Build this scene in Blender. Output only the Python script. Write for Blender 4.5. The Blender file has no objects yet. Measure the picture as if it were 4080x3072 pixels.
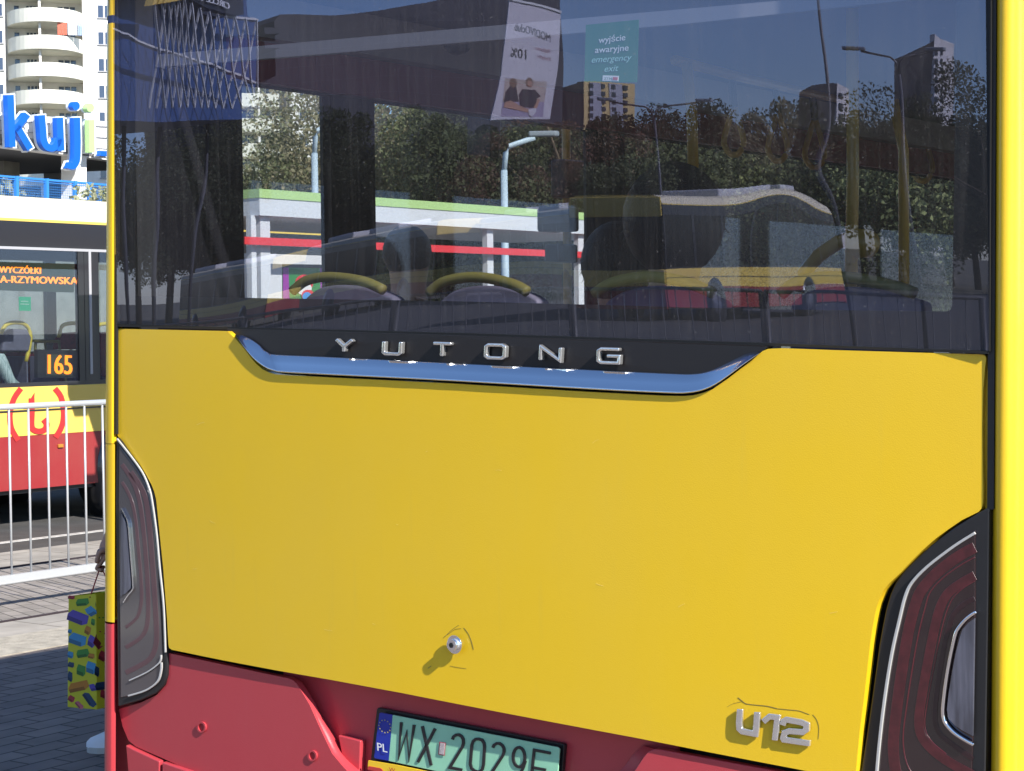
import bpy, bmesh, math, random
from mathutils import Vector, Matrix
random.seed(7)
S = bpy.context.scene
COL = S.collection
R = math.radians
V = Vector

# ------------------------------------------------------------ camera
CAM = V((2.637, -3.436, 1.72))
YAW, PITCH, ROLL, F = R(36.2), R(1.76), R(-0.6), 7675.0
fwd = V((-math.sin(YAW)*math.cos(PITCH), math.cos(YAW)*math.cos(PITCH), -math.sin(PITCH)))
r0 = V((math.cos(YAW), math.sin(YAW), 0)); u0 = r0.cross(fwd)
rgt = r0*math.cos(ROLL) + u0*math.sin(ROLL)
upv = u0*math.cos(ROLL) - r0*math.sin(ROLL)
cd = bpy.data.cameras.new("camera"); cam = bpy.data.objects.new("camera", cd); COL.objects.link(cam)
m = Matrix.Identity(4)
for i in range(3):
    m[i][0] = rgt[i]; m[i][1] = upv[i]; m[i][2] = -fwd[i]; m[i][3] = CAM[i]
cam.matrix_world = m
cd.sensor_width = 36; cd.lens = F/4080*36; cd.clip_start = .05; cd.clip_end = 3000
S.camera = cam
# ------------------------------------------------------------ sky and sun
SE, SA = R(35.5), R(105.5)
w = bpy.data.worlds.new("World"); S.world = w; w.use_nodes = True
nt = w.node_tree; bg = nt.nodes['Background']
sky = nt.nodes.new('ShaderNodeTexSky'); sky.sky_type = 'NISHITA'; sky.sun_disc = False
sky.sun_elevation = SE; sky.sun_rotation = SA; sky.air_density = .9; sky.dust_density = .15; sky.ozone_density = 5
nt.links.new(sky.outputs[0], bg.inputs[0]); bg.inputs[1].default_value = .125
sl = bpy.data.lights.new("sun", 'SUN'); sl.energy = 4.9; sl.angle = R(.5); sl.color = (1, .955, .88)
so = bpy.data.objects.new("sun", sl); COL.objects.link(so)
SUN = V((math.sin(SA)*math.cos(SE), math.cos(SA)*math.cos(SE), math.sin(SE)))
so.rotation_euler = SUN.to_track_quat('Z', 'Y').to_euler(); so.location = (20, -10, 30)
S.view_settings.view_transform = 'Standard'; S.view_settings.look = 'None'
S.view_settings.exposure = .74; S.view_settings.gamma = 1
S.cycles.transparent_max_bounces = 24; S.cycles.max_bounces = 10; S.cycles.glossy_bounces = 5
S.cycles.caustics_reflective = False; S.cycles.caustics_refractive = False

# ------------------------------------------------------------ surfaces traced from the view
def ray(px, py):
    d = fwd + rgt*((px-2040)/F) + upv*((1536-py)/F)
    return CAM, d
GT = R(1.2)                                   # the rear pane leans towards the camera by this
GP = V((0, .012, 1.7)); GN = V((0, -math.cos(GT), -math.sin(GT)))
# the pane is not flat: its lean drifts across the width, as toughened panes do
def lean(x):
    k = 2.4 if x < .15 else 1.5
    return -.0025 + .0085*math.cos(max(-1.25, x-.15)*k)
DENT = [(.80, 2.02, .055, -.00055)]     # x, z, radius, depth of a small ripple
def gy(x, z):
    return GP.y - math.tan(GT)*(z-1.7) - lean(x)*(z-2.05) + sum(a*math.exp(-((x-cx)**2+(z-cz)**2)/(2*r*r)) for cx, cz, r, a in DENT)
def gnorm(x, z):
    e = .02; dx = (gy(x+e, z)-gy(x-e, z))/(2*e); dz = (gy(x, z+e)-gy(x, z-e))/(2*e); return V((dx, -1, dz)).normalized()
def hit(r, p, n):
    o, d = r
    return o + d*((p-o).dot(n)/d.dot(n))
def rray(px, py):                             # ray after the rear pane has mirrored it
    o, d = ray(px, py); h = hit((o, d), GP, GN); n = gnorm(h.x, h.z)
    return h, d - n*(2*d.dot(n))
class Surf:
    def __init__(s, p, n, mirror=False):
        s.p = V(p); s.n = V(n).normalized(); s.mirror = mirror
    def __call__(s, px, py):
        return hit(rray(px, py) if s.mirror else ray(px, py), s.p, s.n)
    def off(s, d): return Surf(s.p + s.n*d, s.n, s.mirror)
def PY(y): return Surf((0, y, 0), (0, -1, 0))
def PX(x): return Surf((x, 0, 0), (1, 0, 0))
GND = Surf((0, 0, 0), (0, 0, 1))
def at(px, py, D):                            # point at horizontal distance D along the view
    o, d = ray(px, py); return o + d*(D/math.hypot(d.x, d.y))
def rat(px, py, D):
    o, d = rray(px, py); return o + d*(D/math.hypot(d.x, d.y))
def rplane(pa, Da, pb, Db):                   # upright plane seen in the mirror between two columns
    a, b = rat(pa, 900, Da), rat(pb, 900, Db)
    t = V((b.x-a.x, b.y-a.y, 0)).normalized(); n = V((t.y, -t.x, 0))
    if n.dot(CAM-a) < 0: n = -n
    return Surf(a, n, True)
K = .036; KO = -.035
def bowed(px, py, off=0):
    y = off+KO
    for _ in range(5):
        p = hit(ray(px, py), V((0, y, 0)), V((0, -1, 0))); y = off + KO + K*p.x*p.x
    return p
class Bow:
    def __init__(s, off=0): s.o = off; s.n = V((0, -1, 0))
    def __call__(s, px, py): return bowed(px, py, s.o)
    def off(s, d): return Bow(s.o - d)

# ------------------------------------------------------------ materials
MATS = {}
def mat(name, color=(.5, .5, .5), rough=.5, metal=0, coat=0, spec=.5, var=0, scale=6, bump=0, bscale=60, emit=0, color2=None, stretch=None):
    if name in MATS: return MATS[name]
    mm = bpy.data.materials.new(name); mm.use_nodes = True; N = mm.node_tree.nodes; L = mm.node_tree.links
    b = N['Principled BSDF']; b.inputs['Base Color'].default_value = (*color, 1)
    b.inputs['Roughness'].default_value = rough; b.inputs['Metallic'].default_value = metal
    b.inputs['Coat Weight'].default_value = coat; b.inputs['Coat Roughness'].default_value = .06
    b.inputs['Specular IOR Level'].default_value = spec
    if emit:
        b.inputs['Emission Color'].default_value = (*color, 1); b.inputs['Emission Strength'].default_value = emit
    tc = N.new('ShaderNodeTexCoord'); mp = N.new('ShaderNodeMapping'); L.new(tc.outputs['Object'], mp.inputs[0])
    if stretch: mp.inputs['Scale'].default_value = stretch
    if var or color2:
        no = N.new('ShaderNodeTexNoise'); no.inputs['Scale'].default_value = scale; no.inputs['Detail'].default_value = 6
        L.new(mp.outputs[0], no.inputs[0])
        r = N.new('ShaderNodeValToRGB'); r.color_ramp.elements[0].position = .35; r.color_ramp.elements[1].position = .65
        c2 = color2 or tuple(c*(1-var) for c in color)
        r.color_ramp.elements[0].color = (*c2, 1); r.color_ramp.elements[1].color = (*color, 1)
        L.new(no.outputs[0], r.inputs[0]); L.new(r.outputs[0], b.inputs['Base Color'])
    if bump:
        nb = N.new('ShaderNodeTexNoise'); nb.inputs['Scale'].default_value = bscale; nb.inputs['Detail'].default_value = 4
        L.new(mp.outputs[0], nb.inputs[0]); bu = N.new('ShaderNodeBump'); bu.inputs['Strength'].default_value = bump
        bu.inputs['Distance'].default_value = .01
        L.new(nb.outputs[0], bu.inputs['Height']); L.new(bu.outputs[0], b.inputs['Normal'])
    MATS[name] = mm; return mm

def paint(name, color, dirt=(.35, .3, .2)):
    """vehicle paint: faint mottling, fine vertical dirt runs, clear coat"""
    if name in MATS: return MATS[name]
    mm = mat(name, color, .38, coat=.35, spec=.35); N = mm.node_tree.nodes; L = mm.node_tree.links; b = N['Principled BSDF']
    b.inputs['Coat Roughness'].default_value = .12
    tc = N.new('ShaderNodeTexCoord')
    def noise(sc, stretch, det=5):
        mp = N.new('ShaderNodeMapping'); mp.inputs['Scale'].default_value = stretch; L.new(tc.outputs['Object'], mp.inputs[0])
        n = N.new('ShaderNodeTexNoise'); n.inputs['Scale'].default_value = sc; n.inputs['Detail'].default_value = det; L.new(mp.outputs[0], n.inputs[0]); return n
    def ramp(n, a, c, lo=0., hi=1.):
        r = N.new('ShaderNodeMapRange'); r.inputs[1].default_value = a; r.inputs[2].default_value = c; r.inputs[3].default_value = lo; r.inputs[4].default_value = hi
        L.new(n.outputs[0], r.inputs[0]); return r
    a = ramp(noise(1.6, (1, 1, 1)), .3, .75, .0, .10)
    s = ramp(noise(9, (6, 1, .35)), .62, .8, 0, .05)
    add = N.new('ShaderNodeMath'); add.operation = 'ADD'; L.new(a.outputs[0], add.inputs[0]); L.new(s.outputs[0], add.inputs[1])
    sp = ramp(noise(260, (1, 1, 1), 2), .76, .8, 0, .35)
    add2 = N.new('ShaderNodeMath'); add2.operation = 'ADD'; L.new(add.outputs[0], add2.inputs[0]); L.new(sp.outputs[0], add2.inputs[1])
    mx = N.new('ShaderNodeMixRGB'); mx.inputs[1].default_value = (*color, 1); mx.inputs[2].default_value = (*dirt, 1)
    L.new(add2.outputs[0], mx.inputs[0]); L.new(mx.outputs[0], b.inputs['Base Color'])
    rr = ramp(noise(5, (3, 1, .6)), .3, .7, .30, .46); L.new(rr.outputs[0], b.inputs['Roughness'])
    bu = N.new('ShaderNodeBump'); bu.inputs['Strength'].default_value = .10; bu.inputs['Distance'].default_value = .004
    L.new(noise(420, (1, 1, 1), 2).outputs[0], bu.inputs['Height']); L.new(bu.outputs[0], b.inputs['Normal'])
    return mm

def glass(name, tint, refl, dirt=0, warp=0, refl2=None):
    mm = bpy.data.materials.new(name); mm.use_nodes = True; N = mm.node_tree.nodes; L = mm.node_tree.links
    N.remove(N['Principled BSDF']); out = N['Material Output']
    t = N.new('ShaderNodeBsdfTransparent'); t.inputs[0].default_value = (*tint, 1)
    g = N.new('ShaderNodeBsdfGlossy'); g.inputs['Roughness'].default_value = 0; g.inputs[0].default_value = (.69,.71,1,1)
    lw = N.new('ShaderNodeLayerWeight'); lw.inputs[0].default_value = .25
    mr = N.new('ShaderNodeMapRange'); mr.inputs[3].default_value = refl; mr.inputs[4].default_value = refl2 or min(1, refl*2.2)
    L.new(lw.outputs['Facing'], mr.inputs[0])
    mx = N.new('ShaderNodeMixShader'); L.new(mr.outputs[0], mx.inputs[0]); L.new(t.outputs[0], mx.inputs[1]); L.new(g.outputs[0], mx.inputs[2])
    last = mx
    tc = N.new('ShaderNodeTexCoord')
    if warp:
        mp = N.new('ShaderNodeMapping'); mp.inputs['Scale'].default_value = (1, 1, 1); L.new(tc.outputs['Object'], mp.inputs[0])
        n = N.new('ShaderNodeTexNoise'); n.inputs['Scale'].default_value = 3.2; n.inputs['Detail'].default_value = 1; n.inputs['Roughness'].default_value = .3
        L.new(mp.outputs[0], n.inputs[0]); bu = N.new('ShaderNodeBump'); bu.inputs['Strength'].default_value = 1; bu.inputs['Distance'].default_value = warp
        L.new(n.outputs[0], bu.inputs['Height']); L.new(bu.outputs[0], g.inputs['Normal'])
    if dirt:  # streaks and specks are dirt; the even base level imitates veiling glare
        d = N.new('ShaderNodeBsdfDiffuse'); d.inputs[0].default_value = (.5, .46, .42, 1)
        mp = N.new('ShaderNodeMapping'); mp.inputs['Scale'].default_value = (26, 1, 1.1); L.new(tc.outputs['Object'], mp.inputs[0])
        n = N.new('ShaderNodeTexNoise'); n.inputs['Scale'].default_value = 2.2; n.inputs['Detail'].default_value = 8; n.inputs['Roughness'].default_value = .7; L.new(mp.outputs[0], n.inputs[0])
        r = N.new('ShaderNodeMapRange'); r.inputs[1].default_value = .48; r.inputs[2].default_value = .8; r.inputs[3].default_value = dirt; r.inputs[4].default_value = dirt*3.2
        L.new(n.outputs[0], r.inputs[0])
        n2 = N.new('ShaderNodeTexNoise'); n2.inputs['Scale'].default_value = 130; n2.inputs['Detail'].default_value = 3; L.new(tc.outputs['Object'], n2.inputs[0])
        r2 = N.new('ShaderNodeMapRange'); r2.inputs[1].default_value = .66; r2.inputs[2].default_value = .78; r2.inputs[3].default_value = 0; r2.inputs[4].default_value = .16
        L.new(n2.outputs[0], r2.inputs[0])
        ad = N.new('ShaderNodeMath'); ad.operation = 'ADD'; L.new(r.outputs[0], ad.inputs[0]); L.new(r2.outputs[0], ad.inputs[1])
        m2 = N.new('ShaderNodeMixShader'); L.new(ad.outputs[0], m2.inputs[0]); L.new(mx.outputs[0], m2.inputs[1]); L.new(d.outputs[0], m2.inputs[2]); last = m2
    L.new(last.outputs[0], out.inputs[0]); MATS[name] = mm; return mm

YEL = paint('yellow_paint', (.83, .525, .012), (.42, .36, .18))
RED = paint('red_paint', (.48, .045, .06), (.34, .18, .16))
BLK = mat('black_trim', (.018, .017, .018), .45)
SEAL = mat('rubber', (.008, .008, .008), .7)
FRIT = mat('black_frit', (.012, .011, .012), .5)
CHR = mat('chrome', (.93, .94, .97), .09, 1, bump=.02, bscale=200)
SIL = mat('polished_silver', (.84, .83, .81), .16, .84, coat=.4, bump=.03, bscale=90)
DARK = mat('dark_plastic', (.03, .03, .032), .5)
WHITE = mat('white_plaster', (.82, .80, .77), .8, var=.08, scale=1.5)
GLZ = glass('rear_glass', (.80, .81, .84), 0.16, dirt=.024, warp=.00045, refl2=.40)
SGL = glass('side_glass', (.88, .90, .89), .05)
CONC = mat('concrete', (.42, .40, .36), .9, var=.25, scale=3, bump=.3)
STEEL = mat('galvanised_steel', (.62, .64, .66), .42, .7, var=.15, scale=30)

# ------------------------------------------------------------ mesh helpers
def link(o, parent=None):
    COL.objects.link(o)
    if parent is not None: o.parent = parent; o.matrix_parent_inverse = parent.matrix_world.inverted()
    return o
def tag(o, label=None, cat=None, group=None, kind=None):
    if label: o['label'] = label
    if cat: o['category'] = cat
    if group: o['group'] = group
    if kind: o['kind'] = kind
    return o
def empty(name, loc, label, cat, group=None):
    o = bpy.data.objects.new(name, None); o.location = loc; o.empty_display_size = .2
    o.matrix_world = Matrix.Translation(loc)
    COL.objects.link(o); return tag(o, label, cat, group)
class MB:
    def __init__(s): s.v = []; s.f = []; s.mi = []; s.m = []; s.sm = []
    def idx(s, mt):
        if mt not in s.m: s.m.append(mt)
        return s.m.index(mt)
    def add(s, vs, fs, mt, smooth=False):
        b = len(s.v); s.v += [V(v) for v in vs]; i = s.idx(mt)
        for f in fs: s.f.append([b+k for k in f]); s.mi.append(i); s.sm.append(smooth)
    def box(s, a, b, mt, M=None):
        x0, y0, z0 = a; x1, y1, z1 = b
        vs = [(x0,y0,z0),(x1,y0,z0),(x1,y1,z0),(x0,y1,z0),(x0,y0,z1),(x1,y0,z1),(x1,y1,z1),(x0,y1,z1)]
        if M is not None: vs = [M @ V(v) for v in vs]
        s.add(vs, [(0,3,2,1),(4,5,6,7),(0,1,5,4),(1,2,6,5),(2,3,7,6),(3,0,4,7)], mt)
    def tube(s, pts, r, mt, n=8, closed=False, r1=None):
        pts = [V(p) for p in pts]; N = len(pts); vs = []; fs = []
        for i, p in enumerate(pts):
            a = pts[i-1] if (i or closed) else p; c = pts[(i+1) % N] if (i < N-1 or closed) else p
            t = (c-a).normalized(); h = V((0,0,1)) if abs(t.z) < .9 else V((1,0,0))
            e = t.cross(h).normalized(); g = t.cross(e)
            rr = r if r1 is None else r+(r1-r)*i/(N-1)
            for k in range(n):
                q = 2*math.pi*k/n; vs.append(p + e*(rr*math.cos(q)) + g*(rr*math.sin(q)))
        for i in range(N if closed else N-1):
            j = (i+1) % N
            for k in range(n): fs.append((i*n+k, i*n+(k+1) % n, j*n+(k+1) % n, j*n+k))
        if not closed: fs += [tuple(range(n))[::-1], tuple((N-1)*n+k for k in range(n))]
        s.add(vs, fs, mt, True)
    def prism(s, pts, nvec, th, mt):
        """pts: outline seen from the front, nvec: towards the viewer"""
        pts = [V(p) for p in pts]; n = len(pts)
        nn = V((0,0,0))
        for i in range(n): nn += (pts[i]).cross(pts[(i+1) % n])
        if nn.dot(nvec) < 0: pts = pts[::-1]
        vs = pts + [p - nvec*th for p in pts]
        fs = [tuple(range(n)), tuple(range(n, 2*n))[::-1]] + [(i, i+n, (i+1) % n+n, (i+1) % n) for i in range(n)]
        s.add(vs, fs, mt)
    def ball(s, c, r, mt, n=10, sz=1):
        c = V(c); vs = []; fs = []
        for i in range(n+1):
            a = math.pi*i/n
            for k in range(n*2): q = math.pi*k/n; vs.append(c+V((r*math.sin(a)*math.cos(q), r*math.sin(a)*math.sin(q), r*sz*math.cos(a))))
        for i in range(n):
            for k in range(n*2): k2 = (k+1) % (n*2); fs.append((i*n*2+k, (i+1)*n*2+k, (i+1)*n*2+k2, i*n*2+k2))
        s.add(vs, fs, mt, True)
    def build(s, name, parent=None, bevel=0, seg=2):
        me = bpy.data.meshes.new(name); me.from_pydata([tuple(v) for v in s.v], [], s.f)
        for mt in s.m: me.materials.append(mt)
        me.polygons.foreach_set('material_index', s.mi); me.polygons.foreach_set('use_smooth', s.sm); me.update()
        o = bpy.data.objects.new(name, me); link(o, parent)
        if bevel:
            for p in me.polygons: p.use_smooth = True
            b = o.modifiers.new('bevel', 'BEVEL'); b.width = bevel; b.segments = seg; b.limit_method = 'ANGLE'; b.angle_limit = R(40); b.harden_normals = False
            wn = o.modifiers.new('wn', 'WEIGHTED_NORMAL'); wn.keep_sharp = True
        return o
def plate(name, pts, surf, th, mt, parent=None, bevel=0):
    b = MB(); b.prism([surf(*p) for p in pts], surf.n, th, mt); return b.build(name, parent, bevel)
def offs(path, wl, wr):
    """ribbon outline of a polyline in picture units"""
    P = [V((x, y)) for x, y in path]; L = []; Rr = []
    closed = False
    for i, p in enumerate(P):
        t0 = (p-P[i-1]).normalized() if i else None; t1 = (P[i+1]-p).normalized() if i < len(P)-1 else None
        if t0 is None: n = V((-t1.y, t1.x)); k = 1
        elif t1 is None: n = V((-t0.y, t0.x)); k = 1
        else:
            n0 = V((-t0.y, t0.x)); n1 = V((-t1.y, t1.x)); n = (n0+n1); n = n.normalized() if n.length > 1e-4 else n0; k = 1/max(.55, n.dot(n0))
        L.append((p.x+n.x*wl*k, p.y+n.y*wl*k)); Rr.append((p.x-n.x*wr*k, p.y-n.y*wr*k))
    return L, Rr
def ribbon(b, path, wd, surf, th, mt, closed=False):
    if closed: path = list(path)+[path[0], path[1]]
    Lp, Rp = offs(path, wd/2, wd/2)
    if closed: Lp = Lp[1:]; Rp = Rp[1:]; Lp[-1] = Lp[0]; Rp[-1] = Rp[0]
    n = len(Lp); vs = []
    for k in (0, 1):
        for q in (Lp, Rp):
            for p in q: vs.append(surf(*p) - surf.n*(th*k))
    fs = []
    for i in range(n-1):
        fs += [(i, n+i, n+i+1, i+1), (2*n+i, 2*n+i+1, 3*n+i+1, 3*n+i), (i, i+1, 2*n+i+1, 2*n+i), (n+i, 3*n+i, 3*n+i+1, n+i+1)]
    if not closed: fs += [(0, 2*n, 3*n, n), (n-1, 2*n-1, 4*n-1, 3*n-1)]
    # orient
    a, c, d = vs[fs[0][0]], vs[fs[0][1]], vs[fs[0][2]]
    if (c-a).cross(d-a).dot(surf.n) < 0: fs = [f[::-1] for f in fs]
    b.add(vs, fs, mt)
def smoothpath(pts, n=4):
    P = [V((x, y)) for x, y in pts]; out = []
    for i in range(len(P)-1):
        p0 = P[max(0, i-1)]; p1 = P[i]; p2 = P[i+1]; p3 = P[min(len(P)-1, i+2)]
        for k in range(n):
            t = k/n
            q = .5*((2*p1)+(p2-p0)*t+(2*p0-5*p1+4*p2-p3)*t*t+(3*p1-p0-3*p2+p3)*t**3); out.append((q.x, q.y))
    out.append((P[-1].x, P[-1].y)); return out
_fc = {}
def textmesh(s):
    if s in _fc: return _fc[s]
    c = bpy.data.curves.new('t', 'FONT'); c.body = s; c.size = 1; c.resolution_u = 3
    o = bpy.data.objects.new('t', c); COL.objects.link(o); bpy.context.view_layer.update()
    me = bpy.data.meshes.new_from_object(o.evaluated_get(bpy.context.evaluated_depsgraph_get()))
    vs = [v.co.copy() for v in me.vertices]; fs = [tuple(p.vertices) for p in me.polygons]
    bpy.data.objects.remove(o); bpy.data.curves.remove(c); bpy.data.meshes.remove(me)
    x0 = min(v.x for v in vs); x1 = max(v.x for v in vs)
    _fc[s] = (vs, fs, x0, x1); return _fc[s]
def text(b, s, surf, p0, p1, h, mt, lift=0, lean=0, bold=0):
    """text whose baseline runs from p0 to p1 in picture units, cap height h (upwards)"""
    vs, fs, x0, x1 = textmesh(s); sf = surf.off(lift)
    for dx in ([0, bold] if bold else [0]):
        out = []
        for v in vs:
            u = (v.x-x0)/(x1-x0); q = v.y/.73
            out.append(sf(p0[0]+(p1[0]-p0[0])*u+dx+lean*q, p0[1]+(p1[1]-p0[1])*u-h*q) + surf.n*(.0004 if dx else 0))
        a = out; f0 = fs[0]
        if (a[f0[1]]-a[f0[0]]).cross(a[f0[2]]-a[f0[0]]).dot(surf.n) < 0: fs2 = [f[::-1] for f in fs]
        else: fs2 = fs
        b.add(out, fs2, mt)
def flat(b, pts, surf, lift, mt):
    b.prism([surf.off(lift)(*p) for p in pts], surf.n, .0012, mt)
def bowpanel(name, pts, off, th, mt, parent, bevel=.004, step=.12):
    """panel cut to a traced outline and bent to the bow of the bus rear"""
    bm = bmesh.new()
    P = [bowed(x, y, off) for x, y in pts]
    vs = [bm.verts.new((p.x, 0, p.z)) for p in P]; f = bm.faces.new(vs); bm.normal_update()
    if f.normal.y > 0: bmesh.ops.reverse_faces(bm, faces=[f])
    x = -1.32
    while x < 1.4:
        bmesh.ops.bisect_plane(bm, geom=bm.verts[:]+bm.edges[:]+bm.faces[:], plane_co=(x, 0, 0), plane_no=(1, 0, 0)); x += step
    ex = bmesh.ops.extrude_face_region(bm, geom=bm.faces[:])
    back = [g for g in ex['geom'] if isinstance(g, bmesh.types.BMVert)]; bs = set(back)
    for v in bm.verts: v.co.y = off + KO + K*v.co.x**2 + (th if v not in bs else 0)
    # extruded copy is the front face; original stays as the back
    bmesh.ops.recalc_face_normals(bm, faces=bm.faces[:])
    me = bpy.data.meshes.new(name); bm.to_mesh(me); bm.free(); me.materials.append(mt)
    for p in me.polygons: p.use_smooth = True
    o = bpy.data.objects.new(name, me); link(o, parent)
    b = o.modifiers.new('bevel', 'BEVEL'); b.width = bevel; b.segments = 3; b.limit_method = 'ANGLE'; b.angle_limit = R(50)
    wn = o.modifiers.new('wn', 'WEIGHTED_NORMAL'); wn.keep_sharp = True
    return o

# ============================================================ THE BUS WE STAND BEHIND
bus = empty('city_bus', (0, 6, 0), 'large yellow and red city bus seen from close behind, filling the picture', 'bus')
# -- shell: dark backing, sides, roof, floor
b = MB()
b.box((-1.17, .09, .3), (1.22, .12, 1.62), DARK)
b.box((-1.182, .05, 1.62), (-1.12, .118, 3.0), DARK)
b.build('rear_bulkhead', bus)
ym_path = [(468,1310),(906,1320),(938,1349),(973,1389),(1000,1425),(1023,1452),(1045,1471),(1071,1484),(1098,1491),(1128,1494),(1300,1503),(1800,1528),(2333,1561),(2649,1577),(2720,1578),(2763,1575),(2800,1566),(2839,1551),(2900,1509),(2966,1458),(3015,1418),(3040,1398),(3061,1390),(3100,1388),(3300,1395),(3915,1412),(3926,1418),(3929,1430),(3923,1480),(3917,1560),(3914,1700),(3916,1850),(3918,1960),(3917,2005),(3912,2024),(3898,2040),(3833,2072),(3780,2108),(3728,2146),(3680,2188),(3636,2231),(3590,2280),(3545,2322),(3520,2352),(3506,2385),(3496,2410),(3488,2442),(3477,2500),(3467,2568),(3443,2779),(3425,2920),(3411,3068),(3404,3108),(2530,2939),(2146,2867),(1823,2805),(1595,2760),(1314,2708),(1106,2672),(889,2631),(685,2589),(674,2582),(671,2570),(665,2458),(650,2263),(634,2107),(622,1990),(614,1958),(603,1930),(580,1888),(556,1850),(501,1779),(470,1738),(466,1728),(464,1600),(463,1320)]
bowpanel('engine_hatch', ym_path, 0, .025, YEL, bus, .006)
# right flange of the hatch (thin turned edge that lies in its own shade)
b = MB(); b.prism([PY(.03)(x, y) for x, y in [(3925,1425),(3941,1440),(3944,2030),(3925,2036)]], V((0,-1,0)), .01, YEL)
b.build('hatch_side_flange', bus)
# wear: dents, scratches round the lock and the badge
b = MB()
def scratch(pts, wd=2.2):
    b = MB(); ribbon(b, smoothpath(pts, 3), wd*.8, Bow(-.0006), .0004, SCR); b.build('scratch', bus)
SCR = mat('scratch_mark', (.17, .12, .04), .8)
c3 = lambda L: [(1400+x/2.011, 2350+y/2.011) for x, y in L]
c5 = lambda L: [(2400+x/1.843, 2500+y/1.843) for x, y in L]
scratch(c3([(735,388),(770,355),(800,325),(860,283)]), 1.8); scratch(c3([(745,375),(790,345),(830,318),(880,310)]), 1.5)
scratch(c3([(900,305),(935,350),(960,410),(978,480)]), 2.2); scratch(c3([(790,610),(850,622),(920,632)]), 1); scratch(c3([(612,630),(640,610)]), 2.5)
scratch(c5([(995,515),(1025,540),(1060,562),(1150,572),(1220,580),(1285,597)]), 3.4); scratch(c5([(1290,597),(1370,605),(1440,612),(1480,625),(1520,640)]), 2.6)
scratch(c5([(915,585),(960,560),(1025,545)]), 1.3); scratch(c5([(1545,640),(1575,680),(1590,740),(1585,820)]), 1.6)
LSC = mat('scratch_light', (.88,.66,.16), .6); DSC = mat('scuff_grey', (.42,.33,.12), .8)
rnd_ = random.Random(5)
for k in range(12):
    x, y = rnd_.uniform(760, 3350), rnd_.uniform(1650, 2560); a = rnd_.uniform(-.5, .5); l = rnd_.uniform(8, 34); b = MB()
    ribbon(b, [(x, y), (x+l*.5*math.cos(a), y+l*.5*math.sin(a)+rnd_.uniform(-3,3)), (x+l*math.cos(a), y+l*math.sin(a))], rnd_.uniform(1.0, 1.8), Bow(-.0005), .0003, LSC); b.build('scratch', bus)
# -- red bumper skin
bump_l = [(672,2603),(760,2621),(889,2648),(1052,2683),(1120,2697),(1150,2703),(1168,2711),(1183,2726),(1200,2752),(1233,2807),(1278,2907),(1323,3002),(1368,3056),(1420,3110),(1440,3180),(1000,3190),(760,3072),(645,3020),(543,2976),(512,2951),(488,2894),(473,2825),(560,2800),(627,2767),(658,2722),(668,2665)]
bowpanel('bumper_skin', bump_l, .012, .02, RED, bus, .004)
bump_r = [(2606,2984),(2640,2988),(3170,3086),(3404,3132),(3420,3160),(3420,3400),(2300,3250),(2440,3170),(2533,3062),(2560,3020),(2582,2994)]
bowpanel('bumper_skin', bump_r, .012, .02, RED, bus, .004)
# recess for the number plate: fillet, ledge and back wall
b = MB()
fo = smoothpath([(1150,2703),(1183,2726),(1233,2807),(1278,2907),(1323,3002),(1368,3056),(1440,3110)], 4)
fi = smoothpath([(1195,2712),(1215,2745),(1262,2822),(1323,2916),(1362,2990),(1420,3050),(1500,3110)], 4)
fm = [((a[0]+c[0])/2+3, (a[1]+c[1])/2-2) for a, c in zip(fo, fi)]
vs = [bowed(x, y, .016) for x, y in fo] + [bowed(x, y, .024) for x, y in fm] + [bowed(x, y, .055) for x, y in fi]; n = len(fo)
b.add(vs, [(i, n+i, n+i+1, i+1) for i in range(n-1)] + [(n+i, 2*n+i, 2*n+i+1, n+i+1) for i in range(n-1)], RED, True)
b.prism([PY(.032)(x, y) for x, y in [(1130,2640),(2700,2900),(2700,3220),(1130,3120)]], V((0,-1,0)), .01, RED)
ro = smoothpath([(2606,2984),(2560,3020),(2533,3062),(2470,3130)], 4); ri = smoothpath([(2560,2970),(2520,3010),(2480,3062),(2400,3130)], 4); n = len(ro)
b.add([bowed(x, y, .016) for x, y in ro]+[bowed(x, y, .055) for x, y in ri], [(i, i+1, n+i+1, n+i) for i in range(n-1)], RED, True)
b.build('plate_recess', bus)
b = MB(); b.prism([PY(.010)(x, y) for x, y in [(1346,2929),(1436,2952),(1431,3120),(1420,3120),(1370,3050)]], V((0,-1,0)), .02, RED); b.build('recess_ledge', bus, .003)
for (cx, cy, rr) in ((801,2898,15),(1243,3012,15)):
    b = MB(); ring = [(cx+rr*math.cos(a), cy+rr*1.25*math.sin(a)) for a in [2*math.pi*k/20 for k in range(20)]]
    ribbon(b, ring, 6, Bow(.007), .006, RED, True); b.prism([bowed(cx+(x-cx)*.8, cy+(y-cy)*.8, .0108) for x, y in ring], V((0,-1,0)), .001, mat('red_recess', (.30,.016,.024), .5)); b.build('sensor_plug', bus)
# lower bumper
b = MB(); sf = Bow(.004)
lb1 = [(500,2968),(530,2984),(635,3033),(632,3200),(520,3200)]; lb2 = [(645,3036),(781,3082),(1000,3170),(1000,3300),(645,3300)]
bowpanel('bumper_corner', lb1, .0, .02, RED, bus, .004); bowpanel('lower_bumper', lb2, .0, .02, RED, bus, .004)
MB_ = MB(); MB_.box((-1.15, .092, .27), (1.15, .118, .296), DARK); MB_.build('bumper_core', bus)

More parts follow.
